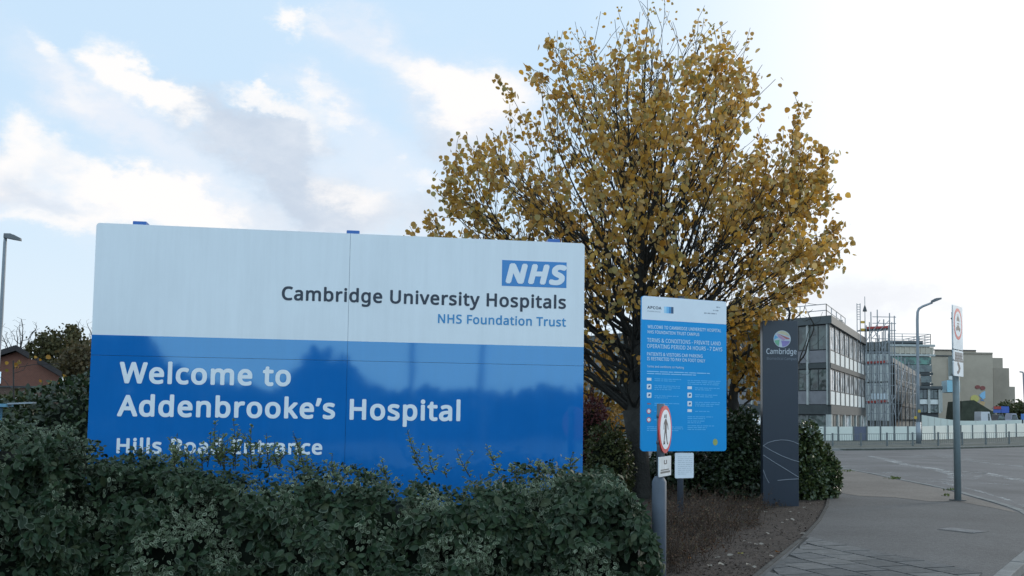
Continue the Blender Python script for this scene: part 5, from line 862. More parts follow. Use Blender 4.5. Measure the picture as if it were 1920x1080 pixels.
for o, d, r0 in starts:
    l = d.length; d = d.normalized()
    if r0 > 0: l = min(6.2, shell(o, d) * r.uniform(.88, .99))
    r0 = abs(r0); n1 = max(7, int(l / .3))
    pts = limb(o, d, l, r0, .007, .32, n1, 7)
    for j in range(2, len(pts)):
        t = j / n1
        for _ in range(2 if t > .3 and r.random() < .15 else 1):
            if t < .25 and r.random() < .6: continue
            dd = (pts[j] - pts[j - 1]).normalized(); side = dd.cross(Vector((r.gauss(0, 1), r.gauss(0, 1), r.gauss(0, 1)))).normalized(); a = R(r.uniform(22, 48))
            d2 = dd * math.cos(a) + side * math.sin(a) + Vector((0, 0, .18)); d2.normalize(); l2 = min(shell(pts[j], d2) * .95 + .05, r.uniform(.7, 1.9) * (1.25 - .6 * t))
            r2 = max(.007, min(.020, r0 * (1 - t * .75) * .42)); n2 = max(3, int(l2 / .22)); p2 = limb(pts[j], d2, l2, r2, .0045, .3, n2, 5)
            for k in range(1, len(p2)):
                if inside(p2[k]) > 1.1: break
                tw.append((p2[k], d2))
                if r.random() < .32:
                    dd2 = (p2[k] - p2[k - 1]).normalized(); s2 = dd2.cross(Vector((r.gauss(0, 1), r.gauss(0, 1), r.gauss(0, 1)))).normalized(); twig(p2[k], dd2 * .8 + s2 * .5 + Vector((0, 0, .12)), r.uniform(.25, .6), .006)
t0 = thing('tree', 'round crowned autumn tree with thinning golden leaves behind the boards', 'tree', tbase)
tm.build('trunk', m_bark, t0, True)
cells = {}
for p, d in tw: c_ = (int(p.x / .45), int(p.y / .45), int(p.z / .45)); cells[c_] = cells.get(c_, 0) + 1
pos, ax, nr, sz = [], [], [], []; NL = 19500
while len(pos) < NL:
    p, d = r.choice(tw); q = inside(p)
    if q > 1.2: continue
    k = (.20 + .9 * min(1, q) ** 2) * min(1, 5 / cells[(int(p.x / .45), int(p.y / .45), int(p.z / .45))])
    if p.z > tz(170): k *= .75
    if p.z > tz(80): k *= .7
    if p.z < tz(600): k *= .2
    if p.z < tz(430) and q < .6: k *= .6
    k *= max(.3, .65 + .8 * noise.noise(Vector((p.x * .75, p.y * .75, p.z * .75 + 4))))
    if r.random() > k: continue
    for _ in range(r.choice((1, 2, 2, 3, 4))):
        off = Vector((r.gauss(0, .075), r.gauss(0, .075), r.gauss(-.03, .07)))
        pos.append(p + off); ax.append(Vector((r.gauss(0, .7), r.gauss(0, .7), -.8 + r.gauss(0, .5)))); nr.append(Vector((r.gauss(0, 1), r.gauss(0, 1), r.gauss(.3, .8)))); sz.append(r.uniform(.062, .128) * (.66 if p.z > tz(110) else 1))
leaves('crown', LEAF_ROUND, pos, ax, nr, sz, m_leaf, t0)
print('TREE', len(tw), len(tm.v))
def depth_count(kids):
    n = len(kids); c = [1] * n
    for i in range(n - 1, -1, -1):
        for k in kids[i]: c[i] += c[k]
    return c
def tree_leaves(pts, kids, n, smin, smax, r, keep, mat, parent, tmpl=LEAF_ROUND, spread=.16, maxc=9, name='crown'):
    cnt = depth_count(kids); cand = [i for i in range(len(pts)) if cnt[i] <= maxc]; pos, ax, nr, sz = [], [], [], []
    while len(pos) < n:
        i = r.choice(cand); p = Vector(pts[i])
        if r.random() > keep(p): continue
        for _ in range(r.choice((1, 2, 2, 3, 4))):
            o = Vector((r.gauss(0, 1), r.gauss(0, 1), r.gauss(-.2, .8))) * spread * .6
            pos.append(p + o); ax.append(Vector((r.gauss(0, .7), r.gauss(0, .7), -.8 + r.gauss(0, .5)))); nr.append(Vector((r.gauss(0, 1), r.gauss(0, 1), r.gauss(.3, .8)))); sz.append(r.uniform(smin, smax))
    return leaves(name, tmpl, pos, ax, nr, sz, mat, parent)

# ================================================================== OTHER TREES AND BUSHES
def simple_tree(name, label, x, y, h, w, cz, n_t, n_l, leafm, seed, smin=.12, smax=.2, z0=.08, lowk=.35, rmax=.2, group=None, bark=m_bark, tmpl=LEAF_ROUND, step=.35, lift=.1, keep=lambda p: 1., shape=1.):
    r = random.Random(seed); T = []
    while len(T) < n_t:
        a, b, c = r.gauss(0, 1), r.gauss(0, 1), r.gauss(0, 1); l = math.sqrt(a * a + b * b + c * c); q = r.random() ** .4; a, b, c = a / l * q, b / l * q, c / l * q
        T.append((x + a * w, y + b * w, cz + c * (h - cz if c > 0 else (cz - h * lowk))))
    pts, par = grow((x, y, z0), (x, y, h * lowk), T, step, step * 1.4, step * 9, r, lift=lift)
    mb, rad, kids = tree_mesh(pts, par, max(.006, rmax * .05), 2.3, rmax, sides=5)
    t = thing(name, label, 'tree', (x, y, z0), group); mb.build('trunk', bark, t, True)
    if n_l: tree_leaves(pts, kids, n_l, smin, smax, r, keep, leafm, t, tmpl, spread=smax * 1.6, maxc=6)
    return t
def bush(name, label, cx, cy, w, d, h, n, mat, seed, smin=.05, smax=.09, cat='shrub', group=None, z0=.05, tmpl=LEAF_OVATE, core=True, taper=1.):
    r = random.Random(seed); pos, ax, nr, sz = [], [], [], []
    while len(pos) < n:
        a = r.uniform(0, 2 * math.pi); e = math.asin(r.uniform(-.75, 1)); dv = Vector((math.cos(a) * math.cos(e), math.sin(a) * math.cos(e), math.sin(e)))
        if dv.y > .35 and r.random() < .7: continue
        k = (1 + .22 * fbm(dv.x * 2.1 + seed, dv.y * 2.1, dv.z * 2.1) + .12 * fbm(dv.x * 5, dv.y * 5 + seed, dv.z * 5)) * (1 - .3 * r.random() ** 2)
        p = Vector((dv.x * w * k, dv.y * d * k, max(-.02, dv.z * h * .62 * k + h * .40))); pos.append(Vector((cx, cy, z0)) + p)
        ax.append(dv * .7 + Vector((r.gauss(0, .6), r.gauss(0, .6), r.gauss(-.1, .6)))); nr.append(dv + Vector((r.gauss(0, .5), r.gauss(0, .5), .4))); sz.append(r.uniform(smin, smax))
    t = thing(name, label, cat, (cx, cy, z0), group); leaves('foliage', tmpl, pos, ax, nr, sz, mat, t)
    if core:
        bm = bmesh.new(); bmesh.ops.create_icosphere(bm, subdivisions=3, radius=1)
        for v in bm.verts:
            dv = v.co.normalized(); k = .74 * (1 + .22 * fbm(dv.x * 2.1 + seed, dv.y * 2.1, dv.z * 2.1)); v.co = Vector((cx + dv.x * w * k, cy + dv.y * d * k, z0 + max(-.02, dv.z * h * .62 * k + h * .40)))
        me = bpy.data.meshes.new('shade_core'); bm.to_mesh(me); bm.free(); me.materials.append(m_core); link('shade_core', me, t)  # dark filler mass, shade inside the bush put into its colour
    else:
        mb = MB()
        for _ in range(14):
            a = r.uniform(0, 6.28); mb.tube([(cx, cy, z0 - .05), (cx + w * .3 * math.cos(a), cy + d * .3 * math.sin(a), z0 + h * .45), (cx + w * .7 * math.cos(a), cy + d * .7 * math.sin(a), z0 + h * .8)], [.02, .014, .006], 5)
        mb.build('stems', m_twig, t)
    return t
m_ever = LEAF('evergreen_leaf', [(.012, .024, .010), (.022, .040, .014), (.035, .052, .018), (.018, .03, .014)], .15, .4, .4)
m_ever2 = LEAF('laurel_leaf', [(.02, .04, .015), (.05, .075, .025), (.085, .10, .03), (.03, .05, .02)], .2, .35, .5)
m_olive = LEAF('olive_leaf', [(.04, .05, .015), (.06, .065, .02), (.03, .038, .012)], .2, .5, .3)
m_redl = LEAF('red_leaf', [(.10, .025, .025), (.07, .022, .025), (.13, .04, .03)], .25, .5, .3)
m_orange = LEAF('orange_leaf', [(.32, .16, .02), (.26, .13, .02), (.36, .20, .03), (.20, .11, .02), (.15, .13, .03)], .4, .5, .3)
m_brown = LEAF('brown_leaf', [(.085, .060, .028), (.065, .055, .025), (.11, .075, .03), (.05, .05, .025)], .3, .6, .3)
m_barkd = M('bark_dark', (.045, .04, .038), .9, .2, .3, 7)
def at_px(px, py, Y): p = P(px, py, Y); return p.x, p.z
def pbush(name, label, px0, px1, ytop, Y, n, mat, seed, **k):
    x0, zt = at_px(px0, ytop, Y); x1, _ = at_px(px1, ytop, Y); return bush(name, label, (x0 + x1) / 2, Y, (x1 - x0) / 2, (x1 - x0) / 2 * .9, zt, n, mat, seed, **k)
pbush('shrub', 'dark evergreen shrub between the car park board and the slate totem', 1330, 1446, 778, 19.6, 4200, m_ever, 31, smin=.06, smax=.11)
pbush('shrub', 'very dark low shrub under the car park board', 1205, 1370, 838, 20.4, 4200, m_ever, 32, smin=.06, smax=.1)
pbush('shrub', 'rounded green shrub beside the right edge of the slate totem', 1464, 1546, 806, 20.0, 3600, m_ever2, 33, smin=.06, smax=.11)
pbush('shrub', 'small yellowish green shrub at the corner of the footway', 1522, 1573, 846, 20.2, 1500, m_ever2, 34, smin=.05, smax=.1)
pbush('shrub', 'olive green bush between the big board and the tree trunk', 1098, 1186, 806, 19.0, 2800, m_olive, 35, smin=.05, smax=.09)
pbush('shrub', 'dull red shrub showing past the right edge of the big board', 1070, 1150, 752, 23.0, 2600, m_redl, 36, smin=.06, smax=.1)
pbush('shrub', 'low yellow leaved bush left of the tree trunk', 1130, 1176, 778, 21.5, 420, m_orange, 37, smin=.07, smax=.12, core=False)
pbush('shrub', 'broad dark evergreen bush behind the left end of the big board', 20, 330, 716, 16.5, 5200, m_ever, 38, smin=.07, smax=.13)
pbush('shrub', 'dark evergreen bush at the far left below the brick house', -110, 90, 772, 15.0, 3000, m_ever, 39, smin=.07, smax=.13)
# second autumn tree behind the totem, leafy below and bare at the top right
x, zt = at_px(1392, 500, 27); simple_tree('tree', 'smaller orange leaved tree behind the car park board', at_px(1378, 600, 27)[0], 27, at_px(0, 528, 27)[1], 1.55, at_px(0, 630, 27)[1], 330, 2100, m_orange, 41, .10, .17, lowk=.34, rmax=.16, step=.22, keep=lambda p: 1. if p.z < at_px(0, 560, 27)[1] else .35)
simple_tree('tree', 'bare twiggy small tree behind the slate totem', at_px(1452, 600, 33)[0], 33, at_px(0, 522, 33)[1], 1.75, at_px(0, 590, 33)[1], 420, 0, None, 42, lowk=.35, rmax=.12, step=.2, lift=.2)
simple_tree('tree', 'orange leaved tree partly hidden between the big board and the trunk', at_px(1110, 640, 26)[0], 26, at_px(0, 590, 26)[1], 1.3, at_px(0, 690, 26)[1], 220, 900, m_orange, 43, .10, .16, lowk=.3, rmax=.12, step=.24)
# left background trees
simple_tree('tree', 'round olive brown tree beyond the brick house roof', at_px(118, 650, 75)[0], 75, at_px(0, 610, 75)[1], 2.5, at_px(0, 665, 75)[1], 420, 4200, LEAF('olive_brown_leaf', [(.07, .06, .025), (.05, .05, .02), (.09, .075, .03)], .3, .6, .2), 44, .16, .3, lowk=.3, rmax=.22, step=.4, bark=m_barkd)
simple_tree('tree', 'russet brown tree tucked behind the left edge of the big board', at_px(176, 660, 70)[0], 70, at_px(0, 632, 70)[1], 2.6, at_px(0, 690, 70)[1], 400, 4000, m_brown, 45, .16, .3, lowk=.25, rmax=.22, step=.4, bark=m_barkd)
simple_tree('tree', 'bare grey winter tree behind the brick house', at_px(36, 640, 80)[0], 80, at_px(0, 596, 80)[1], 3.1, at_px(0, 645, 80)[1], 700, 0, None, 46, lowk=.45, rmax=.2, step=.34, lift=.25, bark=m_barkd)
simple_tree('tree', 'bare branched tree rising beside the left edge of the big board', at_px(190, 620, 85)[0], 85, at_px(0, 585, 85)[1], 3.0, at_px(0, 635, 85)[1], 600, 0, None, 47, lowk=.45, rmax=.2, step=.34, lift=.25, bark=m_barkd)
# sapling twigs with a few yellow leaves in front of the house
sp0 = at_px(28, 790, 20); sap = thing('sapling', 'thin dark sapling with a few yellow leaves before the brick house', 'sapling', (sp0[0], 20, .05)); mb = MB()
def PV(px, py, Y=20.): return P(px, py, Y)
for seq, w in [([(26, 960), (26, 760), (25, 676)], .016), ([(26, 690), (60, 684), (110, 682)], .007), ([(26, 724), (80, 727), (118, 728)], .008), ([(26, 735), (8, 712), (-12, 700)], .007), ([(26, 700), (44, 694), (52, 680)], .006), ([(26, 728), (0, 723), (-20, 721)], .007)]:
    mb.tube([PV(*q) for q in seq], w, 5)
mb.build('stem', m_barkd, sap); r = random.Random(9); pos, ax, nr, sz = [], [], [], []
for (px, py) in [(34, 682), (39, 676), (30, 681), (66, 672), (70, 675), (88, 671), (73, 715), (92, 718), (95, 720), (121, 702), (119, 700), (104, 715), (20, 686), (18, 697), (36, 687), (5, 674)]:
    pos.append(PV(px, py) + Vector((r.gauss(0, .03), r.gauss(0, .05), r.gauss(0, .03)))); ax.append((r.gauss(0, 1), r.gauss(0, .5), -.5)); nr.append((r.gauss(0, .6), -1, r.gauss(0, .5))); sz.append(r.uniform(.06, .11))
leaves('leaves', LEAF_ROUND, pos, ax, nr, sz, m_orange, sap)

# ================================================================== BED GROUND COVER
r = random.Random(77); stem = MB(); lp_, la_, ln_, ls_ = [], [], [], []
def inbed(px, py): p = G(px, py, .085); return p
cl = []
while len(cl) < 300:
    px, py = r.uniform(1235, 1530), r.uniform(900, 1075); lim = 1545 - (py - 940) * .95 if py > 940 else 1440
    if px > lim - 48 - (py - 900) * .62 + r.gauss(0, 12): continue
    q = G(px, py, .085); cl.append((q, (.30 + .70 * max(0, min(1, (lim - px) / 190))) * max(.3, .75 + .9 * noise.noise(Vector((q.x * 1.3, q.y * .8, 2))))))
for c, hs in cl:
    for _ in range(r.randint(5, 11)):
        a = r.uniform(0, 6.28); h = r.uniform(.10, .50) * hs; l = r.uniform(.03, .26); b = c + Vector((r.gauss(0, .08), r.gauss(0, .08), 0)); m = b + Vector((math.cos(a) * l * .4, math.sin(a) * l * .4, h * .6)); t = b + Vector((math.cos(a) * l, math.sin(a) * l, h))
        stem.tube([b, m, t], [.0035, .003, .0018], 3, cap=False)
        for k in range(r.randint(2, 5)):
            lp_.append(b.lerp(t, r.uniform(.3, 1.05)) + Vector((r.gauss(0, .02), r.gauss(0, .02), 0))); la_.append((r.gauss(0, 1), r.gauss(0, 1), r.gauss(0, .8))); ln_.append((r.gauss(0, 1), r.gauss(0, 1), 1)); ls_.append(r.uniform(.015, .05))
m_dead = LEAF('dead_leaf', [(.055, .030, .020), (.08, .042, .026), (.04, .026, .018), (.10, .055, .032), (.035, .034, .02), (.14, .10, .06)], .2, .8, .2)
dp_ = thing('dead_ground_cover', 'low mass of brown withered stems covering the planting bed', 'ground cover', (3, 15, .085), kind='stuff')
stem.build('stems', M('dead_stem', (.06, .042, .032), .9, .2, .35, 6), dp_); leaves('withered_leaves', LEAF_SMALL, lp_, la_, ln_, ls_, m_dead, dp_)
# chippings and pale chips on the open bed
bits = [[], [], [], []]
for _ in range(9000):
    px, py = r.uniform(1230, 1560), r.uniform(905, 1090); p = G(px, py, .086); xb = xat([Vector(q) for q in bedl][::1], p.y)
    if xb is None or p.x > xb - .03: continue
    bits[0].append(p); bits[1].append((r.gauss(0, 1), r.gauss(0, 1), r.gauss(0, .25))); bits[2].append((r.gauss(0, .5), r.gauss(0, .5), 1)); bits[3].append(r.uniform(.012, .045))
tag(leaves('bark_chippings', LEAF_SMALL, *bits, LEAF('chipping', [(.03, .022, .018), (.065, .048, .038), (.11, .09, .072), (.045, .03, .022), (.055, .045, .04)], .0, .9, .2)), 'grey brown bark chippings strewn over the planting bed', 'chippings', kind='stuff')
fl = [[], [], [], []]; fpx = [(1500, 1001), (1507, 1011), (1397, 1014), (1402, 1018), (1340, 1047), (1357, 1058), (1335, 1063), (1420, 1022), (1434, 1022), (1454, 1035), (1452, 1044), (1382, 1038), (1405, 1058), (1300, 1030), (1297, 1048), (1265, 1056), (1445, 1002), (1446, 1011), (1360, 1022), (1455, 1078), (1420, 1065), (1363, 1042), (1490, 975), (1476, 976), (1500, 962), (1510, 953), (1520, 945), (1505, 940), (1485, 960), (1470, 980), (1530, 960), (1350, 960), (1400, 955), (1432, 960), (1262, 975), (1338, 938), (1515, 935), (1540, 932)]
LEAF_CURL = (np.array([(0, 0, 0), (.20, .2, .10), (.30, .5, .18), (.14, .8, .06), (0, 1.05, .12), (-.16, .78, .16), (-.34, .45, .06), (-.18, .16, .12), (.02, .3, 0), (0, .66, .02)], 'f'), LEAF_OVATE[1], LEAF_OVATE[2])
yel, ora = {(1382, 1038), (1300, 1030)}, {(1454, 1035), (1297, 1048), (1265, 1056), (1338, 938)}
m_fall = {'pale': LEAF('fallen_leaf_pale', [(.26, .23, .19), (.22, .19, .16)], .15, .7, .3), 'yellow': LEAF('fallen_leaf_yellow', [(.36, .30, .04), (.33, .28, .05)], .15, .7, .3), 'orange': LEAF('fallen_leaf_orange', [(.36, .15, .02), (.33, .14, .02)], .15, .7, .3)}
for (px, py) in fpx:
    p = G(px, py, .1); k = 'yellow' if (px, py) in yel else 'orange' if (px, py) in ora else 'pale'
    o = leaves('fallen_leaf', LEAF_CURL, [p + ez * .004], [(r.gauss(0, 1), r.gauss(0, 1), r.gauss(0, .12))], [(r.gauss(0, .35), r.gauss(-.3, .3), 1)], [r.uniform(.045, .10) if k == 'pale' else r.uniform(.07, .1)], m_fall[k])
    tag(o, k + ' dry curled leaf fallen on the planting bed', 'fallen leaf', k + ' leaves fallen on the planting bed')
# weeds along the kerb
wp = [[], [], [], []]
for (px, py, n) in [(1676, 898, 60), (1590, 884, 30), (1780, 919, 20), (1775, 930, 14)]:
    for _ in range(n):
        p = G(px + r.gauss(0, 7), py + r.gauss(0, .8), .1); wp[0].append(p); wp[1].append((r.gauss(0, .6), r.gauss(0, .6), 1)); wp[2].append((r.gauss(0, 1), -1, .2)); wp[3].append(r.uniform(.03, .09))
tag(leaves('weed', LEAF_SMALL, *wp, LEAF('weed_leaf', [(.06, .09, .02), (.10, .12, .03), (.05, .06, .02)], .2, .6, .3)), 'small green weeds growing along the kerb joint', 'weeds', kind='stuff')
# wooded belt across the road, behind the photographer (mirrored in the board)
wb = [[], [], [], []]; r = random.Random(12); tops = [(-40, 6), (-14, 6.5), (-5.5, 5.6), (-3.2, 3.0), (-.5, 2.4), (2.2, 2.7), (4, 4.6), (5.6, 4.7), (7.2, 2.7), (14, 2.6), (30, 2.7), (60, 5)]
for _ in range(14000):
    x = r.uniform(-30, 45); h = interp([t[0] for t in tops], [t[1] for t in tops], x) * (1 + .12 * fbm(x * .5, 0, 3)); z = h * r.random() ** .7; wb[0].append((x, -38 + r.gauss(0, 1.0), z)); wb[1].append((r.gauss(0, 1), r.gauss(0, 1), r.gauss(0, 1))); wb[2].append((r.gauss(0, 1), r.gauss(0, 1), r.gauss(0, 1))); wb[3].append(r.uniform(.5, 1.0))
tag(leaves('woodland', LEAF_ROUND, *wb, m_ever), 'dark belt of trees across the road, mirrored in the board', 'woodland', kind='stuff')

# ================================================================== BUILDINGS
def glassmat(name, tint, base=.03, rough=.03, refl=.55):
    m, n, l, b = newmat(name); t = n.new('ShaderNodeTexCoord'); x = n.new('ShaderNodeTexNoise'); x.inputs['Scale'].default_value = 1.3; x.inputs['Detail'].default_value = 5; l.new(t.outputs['Object'], x.inputs['Vector'])
    r = n.new('ShaderNodeValToRGB'); r.color_ramp.elements[0].position = .42; r.color_ramp.elements[1].position = .6; r.color_ramp.elements[0].color = tuple(base * c * .4 for c in tint) + (1,); r.color_ramp.elements[1].color = tuple(base * c * 2 for c in tint) + (1,)
    l.new(x.outputs['Fac'], r.inputs[0]); l.new(r.outputs[0], b.inputs['Base Color']); b.inputs['Roughness'].default_value = .5
    g = n.new('ShaderNodeBsdfGlossy'); g.inputs['Color'].default_value = (.9, .95, 1, 1); g.inputs['Roughness'].default_value = rough
    bp = n.new('ShaderNodeBump'); bp.inputs['Strength'].default_value = .12; bp.inputs['Distance'].default_value = .3; y = n.new('ShaderNodeTexNoise'); y.inputs['Scale'].default_value = .9; l.new(t.outputs['Object'], y.inputs['Vector']); l.new(y.outputs['Fac'], bp.inputs['Height']); l.new(bp.outputs[0], g.inputs['Normal'])
    ms = n.new('ShaderNodeMixShader'); ms.inputs[0].default_value = refl; l.new(b.outputs[0], ms.inputs[1]); l.new(g.outputs[0], ms.inputs[2]); l.new(ms.outputs[0], n['Material Output'].inputs[0]); return m
m_gl = glassmat('window_glass', (.75, 1, .85), .04, .03, .05); m_glb = glassmat('window_glass_bright', (1, 1, 1), .5, .05, .5)  # green tint stands in for mirrored trees, pale base for bright sky reflections
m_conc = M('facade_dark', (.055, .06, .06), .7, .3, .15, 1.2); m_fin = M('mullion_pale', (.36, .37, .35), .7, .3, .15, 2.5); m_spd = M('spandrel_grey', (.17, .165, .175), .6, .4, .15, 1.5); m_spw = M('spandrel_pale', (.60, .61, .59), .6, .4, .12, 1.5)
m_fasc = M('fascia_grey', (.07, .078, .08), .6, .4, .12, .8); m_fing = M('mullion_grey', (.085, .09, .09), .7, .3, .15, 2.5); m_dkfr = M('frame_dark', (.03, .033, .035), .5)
def facade(root, O, d, nrm, nb, bw, floors, win=m_gl, spd=m_spd, fin=m_fin, finw=.16, find=.14, ext=.03, slabmat=m_conc, zbase=.1):
    """floors: list of (kind, z0, z1); O = base corner, d = direction along the face, nrm = outwards."""
    d = Vector(d).normalized(); nrm = Vector(nrm).normalized(); Lf = nb * bw
    for kind, z0, z1 in floors:
        if kind == 'slab':
            mb = MB(); mb.box(O + ez * (z0 - O.z) - nrm * .25, d * Lf, nrm * (.25 + .10), (0, 0, z1 - z0)); mb.build('floor_slab', slabmat, root); continue
        for b in range(nb):
            o = O + d * (b * bw + finw / 2) + ez * (z0 - O.z); w = bw - finw
            if kind == 'window':
                mb = MB(); mb.box(o - nrm * .12, d * w, nrm * .10, (0, 0, z1 - z0)); wi = mb.build('window', win if not isinstance(win, list) else win[(b * 7 + int(z0)) % len(win)], root)
                mb = MB(); fw_ = .05
                mb.box(o - nrm * .018, d * w, nrm * .03, (0, 0, fw_)); mb.box(o - nrm * .018 + ez * (z1 - z0 - fw_), d * w, nrm * .03, (0, 0, fw_)); mb.box(o - nrm * .017 + d * (w * .5 - .025) + ez * fw_, d * .05, nrm * .028, (0, 0, z1 - z0 - 2 * fw_))
                mb.build('frame', m_dkfr, wi)
            else:
                mb = MB(); mb.box(o - nrm * .12, d * w, nrm * .13, (0, 0, z1 - z0)); mb.build('spandrel', spd, root)
    z0 = min(f[1] for f in floors if f[0] != 'slab'); z1 = max(f[2] for f in floors if f[0] != 'slab')
    for b in range(nb + 1):
        mb = MB(); mb.box(O + d * (b * bw - finw / 2) + ez * (z0 - O.z - ext) - nrm * .1, d * finw, nrm * (.1 + find), (0, 0, z1 - z0 + 2 * ext)); mb.build('mullion', fin, root)
Yc = 75.; def_z = lambda py, Y=Yc, px=1556: P(px, py, Y).z
C0 = P(1556, 800, Yc); C0 = Vector((C0.x, Yc, .1)); dl = Vector((-.714, 1, 0)).normalized(); dr_ = Vector((.48, 1, 0)).normalized()
def outn(d, ref):                                   # horizontal normal turned towards the photographer
    n = Vector((d.y, -d.x, 0)); return n if n.dot(EYE - ref) > 0 else -n
nl_, nr_ = outn(dl, C0), outn(dr_, C0)
fl1 = [('window', def_z(655), def_z(608)), ('spandrel', def_z(679), def_z(656)), ('slab', def_z(690), def_z(680)), ('window', def_z(732), def_z(691)), ('spandrel', def_z(758), def_z(733)), ('slab', def_z(777), def_z(759))]
b1 = thing('glazed_building', 'three storey glazed office block with pale mullions and a flat dark roof at the corner', 'building', C0)
nbl, bwl, nbr, bwr = 16, 1.84, 8, 2.9
def split_floors(fl, z_ground): return fl
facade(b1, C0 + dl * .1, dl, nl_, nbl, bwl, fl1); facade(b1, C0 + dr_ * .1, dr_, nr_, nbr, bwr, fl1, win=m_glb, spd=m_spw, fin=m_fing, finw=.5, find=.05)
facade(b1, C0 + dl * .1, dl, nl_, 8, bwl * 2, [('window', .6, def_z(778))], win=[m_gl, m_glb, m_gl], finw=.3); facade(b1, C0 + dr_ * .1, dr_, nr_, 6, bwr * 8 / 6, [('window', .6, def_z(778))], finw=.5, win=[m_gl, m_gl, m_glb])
mb = MB(); e1, e2 = C0 + dl * (nbl * bwl + .3), C0 + dr_ * (nbr * bwr + .3); back = C0 + dl * (nbl * bwl) + dr_ * (nbr * bwr)
def ringz(z, g): return [(p.x, p.y, z) for p in (C0 - (dl + dr_).normalized() * g, e2 + nr_ * g * .5, back, e1 + nl_ * g * .5)]
mb.prism(ringz(def_z(607), .45), ringz(def_z(592), .45)); rf = mb.build('roof', m_fasc, b1)
mb = MB(); mb.prism([(p[0], p[1], .1) for p in [tuple(C0 + (dl + dr_) * .9), tuple(e2 - nr_ * .5 + dl * .5), tuple(back), tuple(e1 - nl_ * .5 + dr_ * .5)]], [(p[0], p[1], def_z(607) - .01) for p in [tuple(C0 + (dl + dr_) * .9), tuple(e2 - nr_ * .5 + dl * .5), tuple(back), tuple(e1 - nl_ * .5 + dr_ * .5)]]); mb.build('wall', M('core_dark', (.03, .032, .033), .8), b1)
# plant room on the roof
pr0 = P(1580, 604, 92); mb = MB(); z0 = def_z(607); mb.box((pr0.x, 92, z0 - .1), dl * 2 + dr_ * 6, dl * 3.5, (0, 0, P(1600, 600, 92).z - z0 + .1)); mb.build('plant_room', M('plant_room_green', (.15, .19, .18), .7), rf)
# roof guard rail
def rail_run(root, name, pts, z, h, mat, step=2.2, rr=.035, n=2):
    mb = MB()
    for a, b in zip(pts, pts[1:]):
        a, b = Vector(a), Vector(b); k = max(1, int((b - a).length / step))
        for i in range(k + 1): q = a.lerp(b, i / k); mb.tube([(q.x, q.y, z), (q.x, q.y, z + h)], rr, 4)
        for j in range(n): zz = z + h * (j + 1) / n; mb.tube([(a.x, a.y, zz), (b.x, b.y, zz)], rr, 4)
    return mb.build(name, mat, root)
m_tube = M('scaffold_tube', (.24, .25, .26), .45, .5, .15, 3, metal=.3); m_board = M('scaffold_board', (.10, .10, .09), .8); m_redb = M('toe_board_red', (.33, .06, .05), .7, .3, .15, 3)
rail_run(b1, 'guard_rail', [e1 + dr_ * .6, C0 + (dl + dr_) * .3, C0 + dr_ * 12 + dl * .4], def_z(592), .95, m_tube, 2.4, .035)
# second wing
Y2 = 123.; C2 = P(1680, 800, Y2); C2 = Vector((C2.x, Y2, .1)); z2 = lambda py: P(1680, py, Y2).z
b2_ = thing('wing_building', 'lower glazed wing with close pale mullions behind the scaffolding', 'building', C2)
fl2 = [('window', z2(712), z2(681)), ('slab', z2(719), z2(713)), ('window', z2(752), z2(720)), ('slab', z2(760), z2(753)), ('window', z2(786), z2(761))]
dl2 = Vector((-1, .25, 0)).normalized(); facade(b2_, C2 + dr_ * .1, dr_, outn(dr_, C2), 15, 3.3, fl2, win=[m_glb, m_glb, m_gl], fin=m_fing, finw=.9, find=.05)
mb = MB(); q = C2 + dr_ * 50; mb.prism([tuple(C2 + ez * (z2(680) - .1) + dl2 * .2 - dr_ * .6), tuple(q + ez * (z2(680) - .1)), tuple(q + dl2 * 12 + ez * (z2(680) - .1)), tuple(C2 + dl2 * 12 + ez * (z2(680) - .1))], [tuple(C2 + ez * (z2(671) - .1) + dl2 * .2 - dr_ * .6), tuple(q + ez * (z2(671) - .1)), tuple(q + dl2 * 12 + ez * (z2(671) - .1)), tuple(C2 + dl2 * 12 + ez * (z2(671) - .1))]); mb.build('roof', m_fasc, b2_)
mb = MB(); mb.box(C2 + dl2 * .5 + dr_ * .5, dr_ * 49, dl2 * 8, (0, 0, z2(672) - .1)); mb.build('wall', M('wing_wall', (.14, .135, .12), .8), b2_)
# link block behind the scaffold tower
Y3 = 108.; A3, B3 = P(1610, 800, Y3), P(1664, 800, Y3); z3 = lambda py: P(1640, py, Y3).z; b3 = thing('link_block', 'narrow block of tall pale mullioned windows behind the scaffold tower', 'building', (A3.x, Y3, .1))
w3 = (B3.x - A3.x); facade(b3, Vector((A3.x, Y3, .1)), (1, 0, 0), (0, -1, 0), 9, w3 / 9, [('window', z3(705), z3(664)), ('slab', z3(712), z3(706)), ('window', z3(752), z3(713)), ('slab', z3(760), z3(753)), ('window', z3(788), z3(761))], win=[m_glb, m_gl], finw=.22, find=.2)
mb = MB(); mb.box((A3.x - .3, Y3 - .2, z3(663)), (w3 + .6, 0, 0), (0, 9, 0), (0, 0, z3(655) - z3(663))); mb.build('roof', m_fasc, b3)
mb = MB(); mb.box((A3.x, Y3 + .3, .1), (w3, 0, 0), (0, 8, 0), (0, 0, z3(663) - .11)); mb.build('wall', M('link_wall', (.10, .095, .085), .8), b3)
